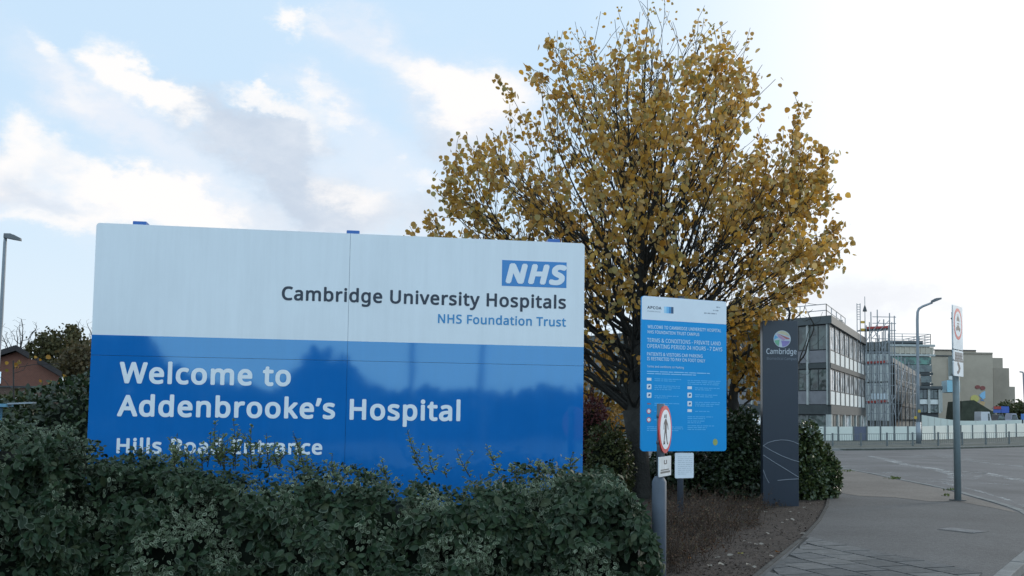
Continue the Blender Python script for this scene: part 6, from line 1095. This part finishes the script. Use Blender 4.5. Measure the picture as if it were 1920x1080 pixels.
# pale block with green glazing and a railed roof
Y4 = 172.; zz = lambda py: P(1710, py, Y4).z; A4, B4 = P(1668, 800, Y4), P(1748, 800, Y4); b4 = thing('railed_block', 'taller pale banded block with green glazing and a railed roof', 'building', (A4.x, Y4, .1)); w4 = B4.x - A4.x
m_band = M('pale_band', (.42, .37, .30), .8, .3, .12, .6); m_gg = glassmat('green_glass', (.3, 1, .7), .10, .05, .04)
mb = MB(); mb.box((A4.x, Y4 + .4, .1), (w4 - .1, 0, 0), (0, 22, 0), (0, 0, zz(648) - .1)); mb.build('wall', M('block_wall', (.16, .16, .15), .8), b4)
def band(y0, y1, mat, nm, pro=.0): mb = MB(); mb.box((A4.x - pro, Y4 - pro, zz(y1)), (w4 + 2 * pro, 0, 0), (0, .6, 0), (0, 0, zz(y0) - zz(y1))); return mb.build(nm, mat, b4)
band(646, 650, m_fin, 'parapet', .5); band(651, 663, m_band, 'wall_band', .3); band(664, 668, m_fin, 'band_edge', .5); band(669, 683, m_gg, 'glazing'); band(684, 697, m_gl, 'glazing', .05); band(698, 703, m_conc, 'floor_slab', .2); band(704, 717, m_gl, 'glazing'); band(718, 722, m_conc, 'floor_slab', .2); band(723, 785, m_gl, 'glazing')
mb = MB()
for i in range(9): mb.box((A4.x + w4 * i / 8 - .12, Y4 - .42, zz(668)), (.24, 0, 0), (0, .3, 0), (0, 0, zz(664) - zz(700) if False else zz(651) - zz(668)))
mb.build('panel_joint', m_band, b4)
mb = MB(); mb.box((A4.x, Y4 + 1, zz(648) + .02), (w4 - 1, 0, 0), (0, 12, 0), (0, 0, .9)); mb.build('plant_deck', m_conc, b4)
rail_run(b4, 'guard_rail', [(A4.x, Y4 + .2, 0), (B4.x, Y4 + .2, 0), (B4.x, Y4 + 12, 0)], zz(646), zz(626) - zz(646), m_tube, 2.2, .06, 4)
# big beige windowless block, stepped
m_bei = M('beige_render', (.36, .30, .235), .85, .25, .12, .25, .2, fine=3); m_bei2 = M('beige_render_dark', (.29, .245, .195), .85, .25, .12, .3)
Y5 = 200.; b5_ = thing('stepped_block', 'massive beige windowless block stepping down to the right', 'building', (P(1800, 800, Y5).x, Y5, .1))
def blk(px0, px1, ytop, Y, depth, mat=m_bei, nm='wall', yb=None, sk=.42):
    a, b = P(px0, ytop, Y), P(px1, ytop, Y); z1 = P((px0 + px1) / 2, ytop, Y).z; z0 = .1 if yb is None else P((px0 + px1) / 2, yb, Y).z
    mb = MB(); mb.box((a.x, Y, z0), (b.x - a.x, 0, 0), (sk * depth, depth, 0), (0, 0, z1 - z0)); return mb.build(nm, mat, b5_)
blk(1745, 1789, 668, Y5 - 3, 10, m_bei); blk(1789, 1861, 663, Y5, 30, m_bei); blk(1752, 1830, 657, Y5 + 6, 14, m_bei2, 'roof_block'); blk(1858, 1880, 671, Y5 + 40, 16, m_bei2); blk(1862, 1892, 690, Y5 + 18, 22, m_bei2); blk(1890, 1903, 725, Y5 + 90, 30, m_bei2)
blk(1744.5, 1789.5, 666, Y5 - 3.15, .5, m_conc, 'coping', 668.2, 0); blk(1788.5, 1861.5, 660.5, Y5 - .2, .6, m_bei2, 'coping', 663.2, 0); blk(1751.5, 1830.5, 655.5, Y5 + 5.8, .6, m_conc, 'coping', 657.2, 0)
blk(1779, 1787, 672, Y5 - 3.4, .35, m_spw, 'pilaster', 712, 0)
# bright abstract mural shapes low on the beige wall
def chipw(pts, col, nm): 
    mb = MB(); q = [P(x, y, Y5 - .05) for x, y in pts]; mb.prism([(p.x, Y5 - .01, p.z) for p in q], [(p.x, Y5 - .12, p.z) for p in q]); mb.build('mural', mt(nm, col, .7), b5_)
circ = lambda cx, cy, rx, ry, n=16: [(cx + rx * math.cos(2 * math.pi * i / n), cy + ry * math.sin(2 * math.pi * i / n)) for i in range(n)]
chipw(circ(1833, 725.5, 5, 3.4), (.20, .06, .05), 'mu_red'); chipw(circ(1842.5, 727.5, 5, 4), (.20, .06, .05), 'mu_red'); chipw([(1836, 741), (1841, 736), (1847, 733), (1847.3, 746), (1843, 749), (1838, 744)], (.22, .42, .60), 'mu_blue'); chipw(circ(1827.5, 747.5, 8, 7), (.46, .40, .12), 'mu_yellow'); chipw([(1835, 757), (1842, 751), (1847, 754), (1844, 763), (1837, 762)], (.45, .30, .15), 'mu_orange'); chipw([(1838, 748.5), (1843, 749.5), (1846, 753.5), (1840, 751.5)], (.12, .20, .38), 'mu_dark_blue')
# low annex with dark frames
Y6 = 118.; A6, B6 = P(1722, 800, Y6), P(1762, 800, Y6); z6 = lambda py: P(1745, py, Y6).z; b6 = thing('annex', 'low dark framed annex with white posts left of the kerbside pole', 'building', (A6.x, Y6, .1)); w6 = B6.x - A6.x
mb = MB(); mb.box((A6.x, Y6 + .3, .1), (w6, 0, 0), (6, 14, 0), (0, 0, z6(729) - .1)); mb.build('wall', M('annex_wall', (.06, .065, .07), .7), b6)
mb = MB(); mb.box((A6.x - .2, Y6 - .3, z6(729)), (w6 + .5, 0, 0), (6, 15, 0), (0, 0, z6(724) - z6(729))); mb.build('roof', m_fasc, b6)
facade(b6, Vector((A6.x, Y6, .1)), (1, 0, 0), (0, -1, 0), 2, w6 / 2, [('window', z6(748), z6(730)), ('spandrel', z6(758), z6(749)), ('window', z6(774), z6(759))], spd=m_spw, finw=.28)
facade(b6, Vector((B6.x + .2, Y6, .1)), (.4, .92, 0), (.92, -.4, 0), 4, 3.2, [('window', z6(770), z6(732))], win=[m_gl, m_glb], finw=.4)
xa = P(1776, 728, 130); mb = MB(); mb.box((xa.x, 130, P(1776, 735, 130).z), (P(1800, 728, 130).x - xa.x, 0, 0), (1, 4, 0), (0, 0, P(1776, 713, 130).z - P(1776, 735, 130).z)); mb.build('canopy_glass', M('pale_blue_glass', (.22, .42, .50), .3), b6)
# ================================================================== SCAFFOLDING
sc_ = thing('scaffolding', 'grey tube scaffolding tower with red toe boards beside the glazed block', 'scaffolding', P(1645, 800, 92)); Ys = 96.
def SV(px, py, Y=Ys): return P(px, py, Y)
for i, px in enumerate((1622, 1634, 1646, 1658, 1669, 1678)):
    for Y in (Ys, Ys + 2.2):
        a = SV(px, 700, Y); top = SV(px, (648, 585, 585, 598, 588, 596)[i] + r.uniform(-5, 5), Y).z; mb = MB(); mb.tube([(a.x, Y, .1), (a.x, Y, top)], .055, 5); mb.build('standard', m_tube, sc_)
for py in (594, 606, 619, 635, 660, 683, 700, 722, 741, 757, 775):
    for Y in (Ys, Ys + 2.2):
        mb = MB(); x0 = 1620 if py > 640 else 1636; a, b = SV(x0, py, Y), SV(1680, py + .6, Y); mb.tube([a, b], .045, 4); mb.build('ledger', m_tube, sc_)
for py, x0, x1 in ((617, 1624, 1668), (682, 1624, 1664), (756, 1624, 1664)):
    mb = MB(); a, b = SV(x0, py, Ys - .12), SV(x1, py - 2, Ys - .12); mb.box(a, b - a, (0, .05, 0), (0, 0, .22)); mb.build('toe_board', m_redb, sc_)
for py in (618.5, 657, 683.5, 718, 757.5):
    a, b = SV(1622, py), SV(1668, py - 1); mb = MB(); mb.box(a, b - a, (0, 2.1, 0), (0, 0, .12 if py != 657 else .8)); mb.build('deck', m_board, sc_)
for (x0, y0, x1, y1) in [(1624, 700, 1664, 640), (1622, 790, 1668, 722), (1634, 635, 1668, 600), (1680, 785, 1662, 700), (1624, 756, 1646, 700), (1646, 756, 1624, 700), (1664, 682, 1640, 620), (1640, 700, 1664, 750), (1624, 640, 1650, 600), (1650, 790, 1680, 740)]:
    mb = MB(); mb.tube([SV(x0, y0, Ys - .1), SV(x1, y1, Ys - .1)], .045, 4); mb.build('brace', m_tube, sc_)
mb = MB(); a = SV(1634, 748, Ys - .2); b = SV(1664, 738, Ys - .2); mb.box(a, Vector((b.x - a.x, 0, 0)), (0, .06, 0), (0, 0, b.z - a.z)); mb.build('sheeting', M('scaffold_sheet', (.50, .55, .58), .5), sc_)
for px in (1607, 1613):
    mb = MB(); a = SV(px, 600, 90); mb.tube([(a.x, 90, 8.6), (a.x, 90, SV(px, 569, 90).z)], .04, 4); mb.build('ladder_rail', m_tube, sc_)
mb = MB()
for k in range(7): a, b = SV(1607, 571 + k * 4.6, 90), SV(1613, 571 + k * 4.6, 90); mb.tube([a, b], .03, 4)
mb.build('ladder_rung', m_tube, sc_)
for px, py in ((1617, 604), (1617, 618)):
    mb = MB(); a = SV(px - 4, py + 2, 95); mb.box(a, (.42, 0, 0), (0, .1, 0), (0, 0, .22)); mb.build('yellow_tag', M('tag_yellow', (.5, .30, .03), .6), sc_)
for i, (px, Y, yt) in enumerate([(1684, 119, 664), (1690, 122, 668), (1697, 126, 672), (1704, 131, 679), (1711, 137, 686), (1717, 143, 692)]):
    mb = MB(); a = P(px, 700, Y); mb.tube([(a.x, Y, .1), (a.x, Y, P(px, yt, Y).z)], .06, 5); mb.build('standard', m_tube, sc_)
for py, dy in ((690, 14), (712, 9), (733, 5), (756, 2)):
    mb = MB(); mb.tube([P(1682, py, 118.5), P(1718, py + dy, 143.5)], .05, 4); mb.build('ledger', m_tube, sc_)
for x0, y0, Y0, x1, y1, Y1 in ((1684, 785, 119, 1704, 715, 131), (1697, 780, 126, 1717, 722, 143), (1684, 735, 119, 1697, 690, 126)):
    mb = MB(); mb.tube([P(x0, y0, Y0), P(x1, y1, Y1)], .05, 4); mb.build('brace', m_tube, sc_)
for px in (1625, 1631, 1637, 1643, 1649, 1655, 1661, 1667, 1673):
    mb = MB(); a = SV(px, 700, 94.5); mb.tube([(a.x, 94.5, .1), (a.x, 94.5, SV(px, 604 + (px % 7) * 6, 94.5).z)], .05, 5); mb.build('standard', m_tube, sc_)
# thin mast with a dark lamp on the roof
mm = thing('roof_mast', 'thin roof mast with a small dark bell shaped fitting above the glazed block', 'mast', SV(1622, 600, 97)); mb = MB(); a = SV(1622, 620, 97); mb.tube([(a.x, 97, 8), (a.x, 97, SV(1622, 556, 97).z)], [.06, .03], 5); mb.build('pole', m_tube, mm); mb = MB(); z = SV(1622, 584, 97).z; mb.tube([(a.x, 97, z), (a.x, 97, z + .12), (a.x, 97, z + .45), (a.x, 97, z + .62)], [.22, .2, .1, .03], 8); mb.build('fitting', m_dkfr, mm)
# ================================================================== HOARDING AND RAILINGS
hb = thing('roadside_barrier', 'long curved barrier of pale translucent panels on a dark base across the road', 'barrier', P(1700, 820, 72)); m_pan = M('barrier_panel', (.56, .58, .52), .35, .5, .06, .6); m_pan2 = M('barrier_panel_slate', (.07, .085, .13), .5); m_bpost = M('barrier_post', (.10, .11, .11), .5)
bx_ = [1360, 1395, 1430, 1466, 1500, 1524, 1546.5, 1571.5, 1600, 1625, 1650.5, 1676.5, 1702, 1727, 1752, 1777, 1801, 1823, 1847, 1867, 1886, 1905, 1925, 1948, 1975]
def bY(px): return interp([1360, 1546, 1727, 1867, 1975], [70, 69, 74, 90, 106], px)
def bz(px): return (interp([1360, 1546, 1727, 1867, 1975], [P(1546, 826, 69).z, P(1546, 826, 69).z, P(1727, 825, 74).z, P(1867, 821, 90).z, P(1975, 816, 106).z], px), interp([1360, 1546, 1727, 1867, 1975], [P(1546, 800, 69).z, P(1546, 800, 69).z, P(1727, 799.5, 74).z, P(1867, 796, 90).z, P(1975, 792, 106).z], px))
for i in range(len(bx_) - 1):
    pa, pb = bx_[i], bx_[i + 1]; a, b = P(pa, 800, bY(pa)), P(pb, 800, bY(pb)); za0, za1 = bz(pa); zb0, zb1 = bz(pb); a, b = Vector((a.x, bY(pa), 0)), Vector((b.x, bY(pb), 0)); d = (b - a).normalized(); n_ = Vector((d.y, -d.x, 0)) * .03; g = d * .06
    mb = MB(); base_ = [a + g + ez * za0, b - g + ez * zb0, b - g + ez * zb1, a + g + ez * za1]; mb.prism([tuple(p - n_) for p in base_], [tuple(p) for p in base_]); mb.build('panel', m_pan2 if 1599 < pa < 1602 else m_pan, hb)
    mb = MB(); mb.cbox((a.x, a.y, .1), .11, .11, za1 + .02 - .1); mb.build('post', m_bpost, hb)
    mb = MB(); n2 = n_ * 5; lo = [a, b, b - n2, a - n2]; mb.prism([tuple(Vector((p.x, p.y, .1)) + n2 * .5) for p in lo], [tuple(Vector((p.x, p.y, (za0 if k in (0, 3) else zb0) - .01)) + n2 * .5) for k, p in enumerate(lo)]); mb.build('base_wall', m_conc, hb)
gr_ = thing('guard_railing', 'low dark pedestrian guard railing along the far kerb', 'railing', P(1700, 838, 60)); gx = [1360, 1408, 1456, 1510, 1561, 1614, 1663, 1711, 1759, 1804, 1848, 1892, 1936, 1978]
def gY(px): return interp([1360, 1561, 1759, 1892, 1978], [56, 56.5, 60.5, 67.5, 72], px)
for i, px in enumerate(gx):
    Y = gY(px); a = P(px, 812, Y); zt = P(px, interp([1360, 1560, 1900], [812.5, 812, 809], px), Y).z; mb = MB(); mb.cbox((a.x, Y, .1), .085, .085, zt - .1); mb.build('post', m_bpost, gr_)
    if i + 1 < len(gx):
        Yb = gY(gx[i + 1]); b = P(gx[i + 1], 812, Yb); mb = MB(); A_, B_ = Vector((a.x, Y, 0)), Vector((b.x, Yb, 0))
        for z in (.22, zt - .06): mb.tube([A_ + ez * z, B_ + ez * z], .02, 4)
        nb_ = 12
        for k in range(1, nb_): q = A_.lerp(B_, k / nb_); mb.tube([q + ez * .22, q + ez * (zt - .06)], .009, 3, cap=False)
        mb.build('rail_panel', m_bpost, gr_)
h2 = thing('site_hoarding', 'pale boarded site fence sloping down behind the barrier', 'fence', P(1760, 780, 112)); hp = [(1728, 778, 791), (1740, 780, 792), (1752, 782, 793), (1764, 784, 794), (1776, 786, 795), (1788, 787.5, 796), (1800, 789, 796), (1830, 789, 796), (1860, 788.5, 796), (1890, 788, 796), (1925, 787, 796)]
for (x0, t0_, b0_), (x1, t1_, b1_) in zip(hp, hp[1:]):
    a, b = P(x0 + .3, t0_, 112), P(x1 - .3, t1_, 112); mb = MB(); mb.prism([(a.x, 112, .1), (b.x, 112, .1), (b.x, 112, b.z), (a.x, 112, a.z)], [(a.x, 112.06, .1), (b.x, 112.06, .1), (b.x, 112.06, b.z), (a.x, 112.06, a.z)]); mb.build('board', m_pan, h2)
# signs and vehicles at the far right
def farboard(px0, px1, y0, y1, Y, col, name, label, post=True, yb=790):
    a, b = P(px0, y1, Y), P(px1, y0, Y); t = thing(name, label, 'sign', (a.x, Y, .1)); mb = MB(); mb.box((a.x, Y, a.z), (b.x - a.x, 0, 0), (0, .08, 0), (0, 0, b.z - a.z)); mb.build('board', mt(name + label[:8], col, .5), t); mb = MB()
    for x in (a.x + .2, b.x - .2): mb.cbox((x, Y + .14, .1), .1, .1, b.z - .1)
    mb.build('post', m_bpost, t); return t
fb = farboard(1863, 1876.5, 762, 774, 150, (.05, .10, .34), 'hospital_sign', 'far board with a red top half and blue lower half by the beige block'); a, b = P(1863, 767, 150), P(1876.5, 762, 150); mb = MB(); mb.box((a.x, 149.9, a.z), (b.x - a.x, 0, 0), (0, .095, 0), (0, 0, b.z - a.z)); mb.build('red_band', m_redb, fb)
farboard(1877.5, 1892, 762, 774, 150, (.04, .09, .36), 'hospital_sign', 'plain blue far board right of the red topped one'); farboard(1915, 1922, 776, 787, 110, (.06, .16, .40), 'hospital_sign', 'small blue far sign at the right edge')
def vehicle(px0, px1, ytop, Y, col, van, label):
    a, b = P(px0, ytop, Y), P(px1, ytop, Y); x0, L_ = a.x, b.x - a.x; H = a.z - .1; t = thing('parked_van' if van else 'parked_car', label, 'van' if van else 'car', (x0, Y, .1), 'vehicles parked far behind the barrier')
    pr = [(0, .22), (0, .8), (.03, 1), (.72, 1), (.88, .58), (1, .48), (1, .22)] if van else [(0, .25), (.0, .6), (.14, .66), (.28, 1), (.66, 1), (.82, .66), (1, .58), (1, .25)]
    mb = MB(); mb.prism([(x0 + u * L_, Y, .1 + v * H) for u, v in pr], [(x0 + u * L_, Y + 1.8, .1 + v * H) for u, v in pr]); mb.build('body', mt('paint' + label[:14], col, .3, .5, .04), t, bevel=.03)
    wq = [(.74, .58), (.70, .92), (.58, .92), (.58, .58)] if van else [(.20, .66), (.30, .93), (.64, .93), (.77, .66)]
    mb = MB(); mb.prism([(x0 + u * L_, Y - .02, .1 + v * H) for u, v in wq], [(x0 + u * L_, Y + .1, .1 + v * H) for u, v in wq]); mb.build('window', m_gl, t)
    for u in (.2, .8): mb = MB(); mb.tube([(x0 + u * L_, Y - .03, .1 + .3), (x0 + u * L_, Y + .2, .1 + .3)], .3, 14); mb.build('wheel', m_blk, t)
vehicle(1839, 1862, 772, 125, (.5, .5, .52), True, 'white van parked behind the pale site fence'); vehicle(1866, 1890, 777, 128, (.05, .05, .06), False, 'dark car parked right of the white van'); vehicle(1892, 1913, 775, 134, (.30, .30, .36), False, 'grey car parked near the right edge')
# dark grassy bank beside the annex
bk = MB(); q = [(1805, 752), (1826, 750), (1862, 772), (1880, 790), (1800, 790)]; bk.prism([tuple(P(x, y, 160)) for x, y in q], [tuple(P(x, y, 160) + Vector((2, 10, 0))) for x, y in q]); structure(bk.build('grass_bank', M('bank_grass', (.05, .055, .04), .95, .2, .3, 1, .5, fine=6)))
simple_tree('tree', 'small dark tree at the foot of the beige block, far right', P(1893, 770, 190).x, 190, P(1893, 752, 190).z, 2.2, P(1893, 765, 190).z, 120, 900, m_olive, 61, .3, .5, lowk=.3, step=.6); simple_tree('tree', 'low dark tree on the far right edge', P(1912, 770, 180).x, 180, P(1912, 760, 180).z, 2.6, P(1912, 770, 180).z, 120, 900, m_olive, 62, .3, .5, lowk=.3, step=.6)
bt = MB(); bt.box((P(1700, 780, 420).x, 420, 0), (200, 0, 0), (0, 8, 0), (0, 0, P(1915, 755, 420).z)); tag(bt.build('distant_block', M('distant_grey', (.30, .30, .29), .8)), 'pale distant low building beyond the beige block', 'building')
# ================================================================== LAMP POSTS
m_lamp = M('lamp_post_grey', (.20, .22, .24), .45, .5, .1, 2, metal=.3)
def lamp(px, ybase, Y, pts_px, head, label, r0=.10, r1=.06, dirn=1.):
    b = P(px, ybase, Y); t = thing('street_lamp', label, 'lamp', (b.x, Y, .1)); pts = [(b.x, Y, 0.)] + [tuple(P(x, y, Y)) for x, y in pts_px]; mb = MB(); n = len(pts); mb.tube(pts, [r0 + (r1 - r0) * i / (n - 1) for i in range(n)], 8); mb.build('pole', m_lamp, t, True)
    mb = MB(); mb.tube([(b.x, Y, 0.), (b.x, Y, 1.5)], r0 * 1.5, 10); mb.build('pole_base', m_lamp, t, True)
    if head:
        (x0, y0), (x1, y1), th = head; a, c = P(x0, y0, Y), P(x1, y1, Y); d = (c - a); u = d.normalized(); w = Vector((0, .16, 0)); hh = Vector((0, 0, th))
        mb = MB(); mb.prism([tuple(a - w * .5), tuple(a + w * .5), tuple(a + d * .45 + w), tuple(c + w * .5), tuple(c - w * .5), tuple(a + d * .45 - w)], [tuple(q + hh * f) for q, f in ((a - w * .4, .8), (a + w * .4, .8), (a + d * .45 + w * .7, 1), (c + w * .3, .5), (c - w * .3, .5), (a + d * .45 - w * .7, 1))]); mb.build('lamp_head', mt('lamp_head_dark', (.08, .085, .09), .4), t, bevel=.01)
    return t
lp1 = lamp(1722.5, 829, 66, [(1721.3, 720), (1720, 600), (1720.5, 585), (1723, 579), (1730, 574.5), (1748, 567.5)], ((1746, 568.5), (1765, 561), .22), 'tall grey street lamp with a bent arm beyond the road', .11, .07)
for (px, py) in ((1724, 771), (1717, 783)): mb = MB(); a = P(px - 2.5, py + 2.5, 65.8); mb.box(a, (.17, 0, 0), (0, .04, 0), (0, 0, .18)); mb.build('yellow_plate', mt('plate_yellow', (.45, .30, .04), .6), lp1)
lamp(-14, 790, 35, [(-6, 700), (2, 600), (9.5, 455), (10, 446)], ((8, 446), (39, 452), .20), 'grey street lamp with a flat head at the left edge', .09, .055)
ls1 = lamp(1307.5, 800, 40, [(1307.5, 600), (1307, 420), (1307, 395)], None, 'plain grey pole rising through the tree branches behind the car park board', .085, .06)
lamp(1928, 800, 130, [(1922, 760), (1919, 701), (1918, 698), (1912, 697)], None, 'faint far lamp column at the right edge', .16, .09)
# ================================================================== BRICK HOUSE (left)
def brick(name, c1, c2, mortar, sc=1.):
    m, n, l, b = newmat(name); t = n.new('ShaderNodeTexCoord'); mp = n.new('ShaderNodeMapping'); mp.inputs['Rotation'].default_value = (R(90), 0, 0); l.new(t.outputs['Object'], mp.inputs[0]); k = n.new('ShaderNodeTexBrick'); k.inputs['Scale'].default_value = 4.4 * sc; k.inputs['Color1'].default_value = c1 + (1,); k.inputs['Color2'].default_value = c2 + (1,); k.inputs['Mortar'].default_value = mortar + (1,); k.inputs['Mortar Size'].default_value = .02; l.new(mp.outputs[0], k.inputs['Vector']); l.new(k.outputs['Color'], b.inputs['Base Color']); b.inputs['Roughness'].default_value = .9; return m
m_brick = brick('red_brick', (.15, .055, .034), (.12, .043, .028), (.15, .09, .07)); Yh = 50.
hh = thing('brick_house', 'red brick house gable with a dark tiled roof at the far left', 'house', (P(36, 720, Yh).x, Yh, .1)); gx0, gx1 = P(-60, 690, Yh).x, P(117, 690, Yh).x; HZ = lambda py: P(36, py, Yh).z
ga = [(gx0, .1), (gx1, .1), (gx1, HZ(704)), (P(80, 684, Yh).x, HZ(680)), (P(60, 676, Yh).x, HZ(673.5)), (P(36, 655, Yh).x, HZ(658)), (gx0, HZ(692))]
DX = -.62 * 9
mb = MB(); mb.prism([(x, Yh, z) for x, z in ga], [(x + DX, Yh + 9, z) for x, z in ga]); mb.build('wall', m_brick, hh)
m_tile = M('roof_tile', (.035, .030, .030), .8, .3, .2, 5)
def slope(x0, z0, x1, z1, nm='roof', th=.28):
    mb = MB(); mb.prism([(x0, Yh - .35, z0), (x1, Yh - .35, z1), (x1 + DX, Yh + 9.3, z1), (x0 + DX, Yh + 9.3, z0)], [(x0, Yh - .35, z0 + th), (x1, Yh - .35, z1 + th), (x1 + DX, Yh + 9.3, z1 + th), (x0 + DX, Yh + 9.3, z0 + th)]); return mb.build(nm, m_tile, hh)
xr_ = P(36, 655, Yh).x; slope(xr_, HZ(658), P(61, 670, Yh).x, HZ(672.5)); slope(gx0 - .3, HZ(693), xr_, HZ(658)); slope(P(77, 680, Yh).x, HZ(681), P(122, 700, Yh).x, HZ(706.5))
mb = MB(); a, b = P(112.5, 727, Yh), P(117.5, 707, Yh); mb.box((a.x, Yh - .12, a.z), (b.x - a.x + .05, 0, 0), (0, .1, 0), (0, 0, b.z - a.z)); mb.build('downpipe', m_pwh, hh)
mb = MB(); a, b = P(-14, 719, Yh), P(3, 697, Yh); mb.box((a.x, Yh - .04, a.z), (b.x - a.x, 0, 0), (0, .1, 0), (0, 0, b.z - a.z)); wi = mb.build('window', m_glb, hh)
gw = MB(); a, b = P(-120, 745, 46), P(118, 728, 46); gw.box((a.x, 46, .1), (b.x - a.x, 0, 0), (0, .25, 0), (0, 0, b.z - .1)); gwt = thing('garden_wall', 'low brick garden wall in front of the brick house', 'wall', (a.x, 46, .1)); gw.build('wall', brick('brown_brick', (.09, .05, .034), (.075, .04, .03), (.10, .08, .06)), gwt); cp = MB(); cp.box((a.x - .05, 45.94, b.z), (b.x - a.x + .1, 0, 0), (0, .37, 0), (0, 0, .08)); cp.build('coping', m_conc, gwt)
pbush('shrub', 'scrubby olive hedge growing along the foot of the garden wall', -40, 96, 744, 38, 2600, m_olive, 51, smin=.12, smax=.22)
# pale blue rail end at the left edge
br = thing('barrier_rail', 'pale blue rail end poking in at the left edge above the shrub', 'rail', P(0, 765, 14)); mb = MB(); a, b = P(-60, 762, 14), P(60, 757, 14); mb.box(Vector((a.x, 14, a.z)), Vector((P(12, 760, 14).x - a.x, 0, .0)), (0, .2, 0), (0, 0, .045)); mb.build('rail', M('rail_pale_blue', (.10, .24, .33), .4), br); mb = MB(); q0, q1 = P(12.2, 758.5, 14.02), P(60, 756.5, 14.02); mb.box(Vector((q0.x, 14.03, q0.z)), q1 - q0, (0, .12, 0), (0, 0, .022)); mb.build('rail_edge', M('rail_white', (.26, .30, .33), .4), br)
mb = MB(); q = P(-4, 760, 14.1); mb.cbox((q.x, 14.12, .08), .08, .08, q.z - .1); mb.build('post', M('rail_blue', (.06, .20, .32), .4), br)
# lamp columns across the road behind the photographer (mirrored in the board)
for x in (9.0, 13.2): 
    t = thing('street_lamp', 'dark lamp column mirrored in the blue board, %s' % ('left one' if x < 10 else 'right one'), 'lamp', (x, -34, 0)); mb = MB(); mb.tube([(x, -34, 0), (x, -34, 9)], [.16, .1], 8); mb.build('pole', m_bpost, t)
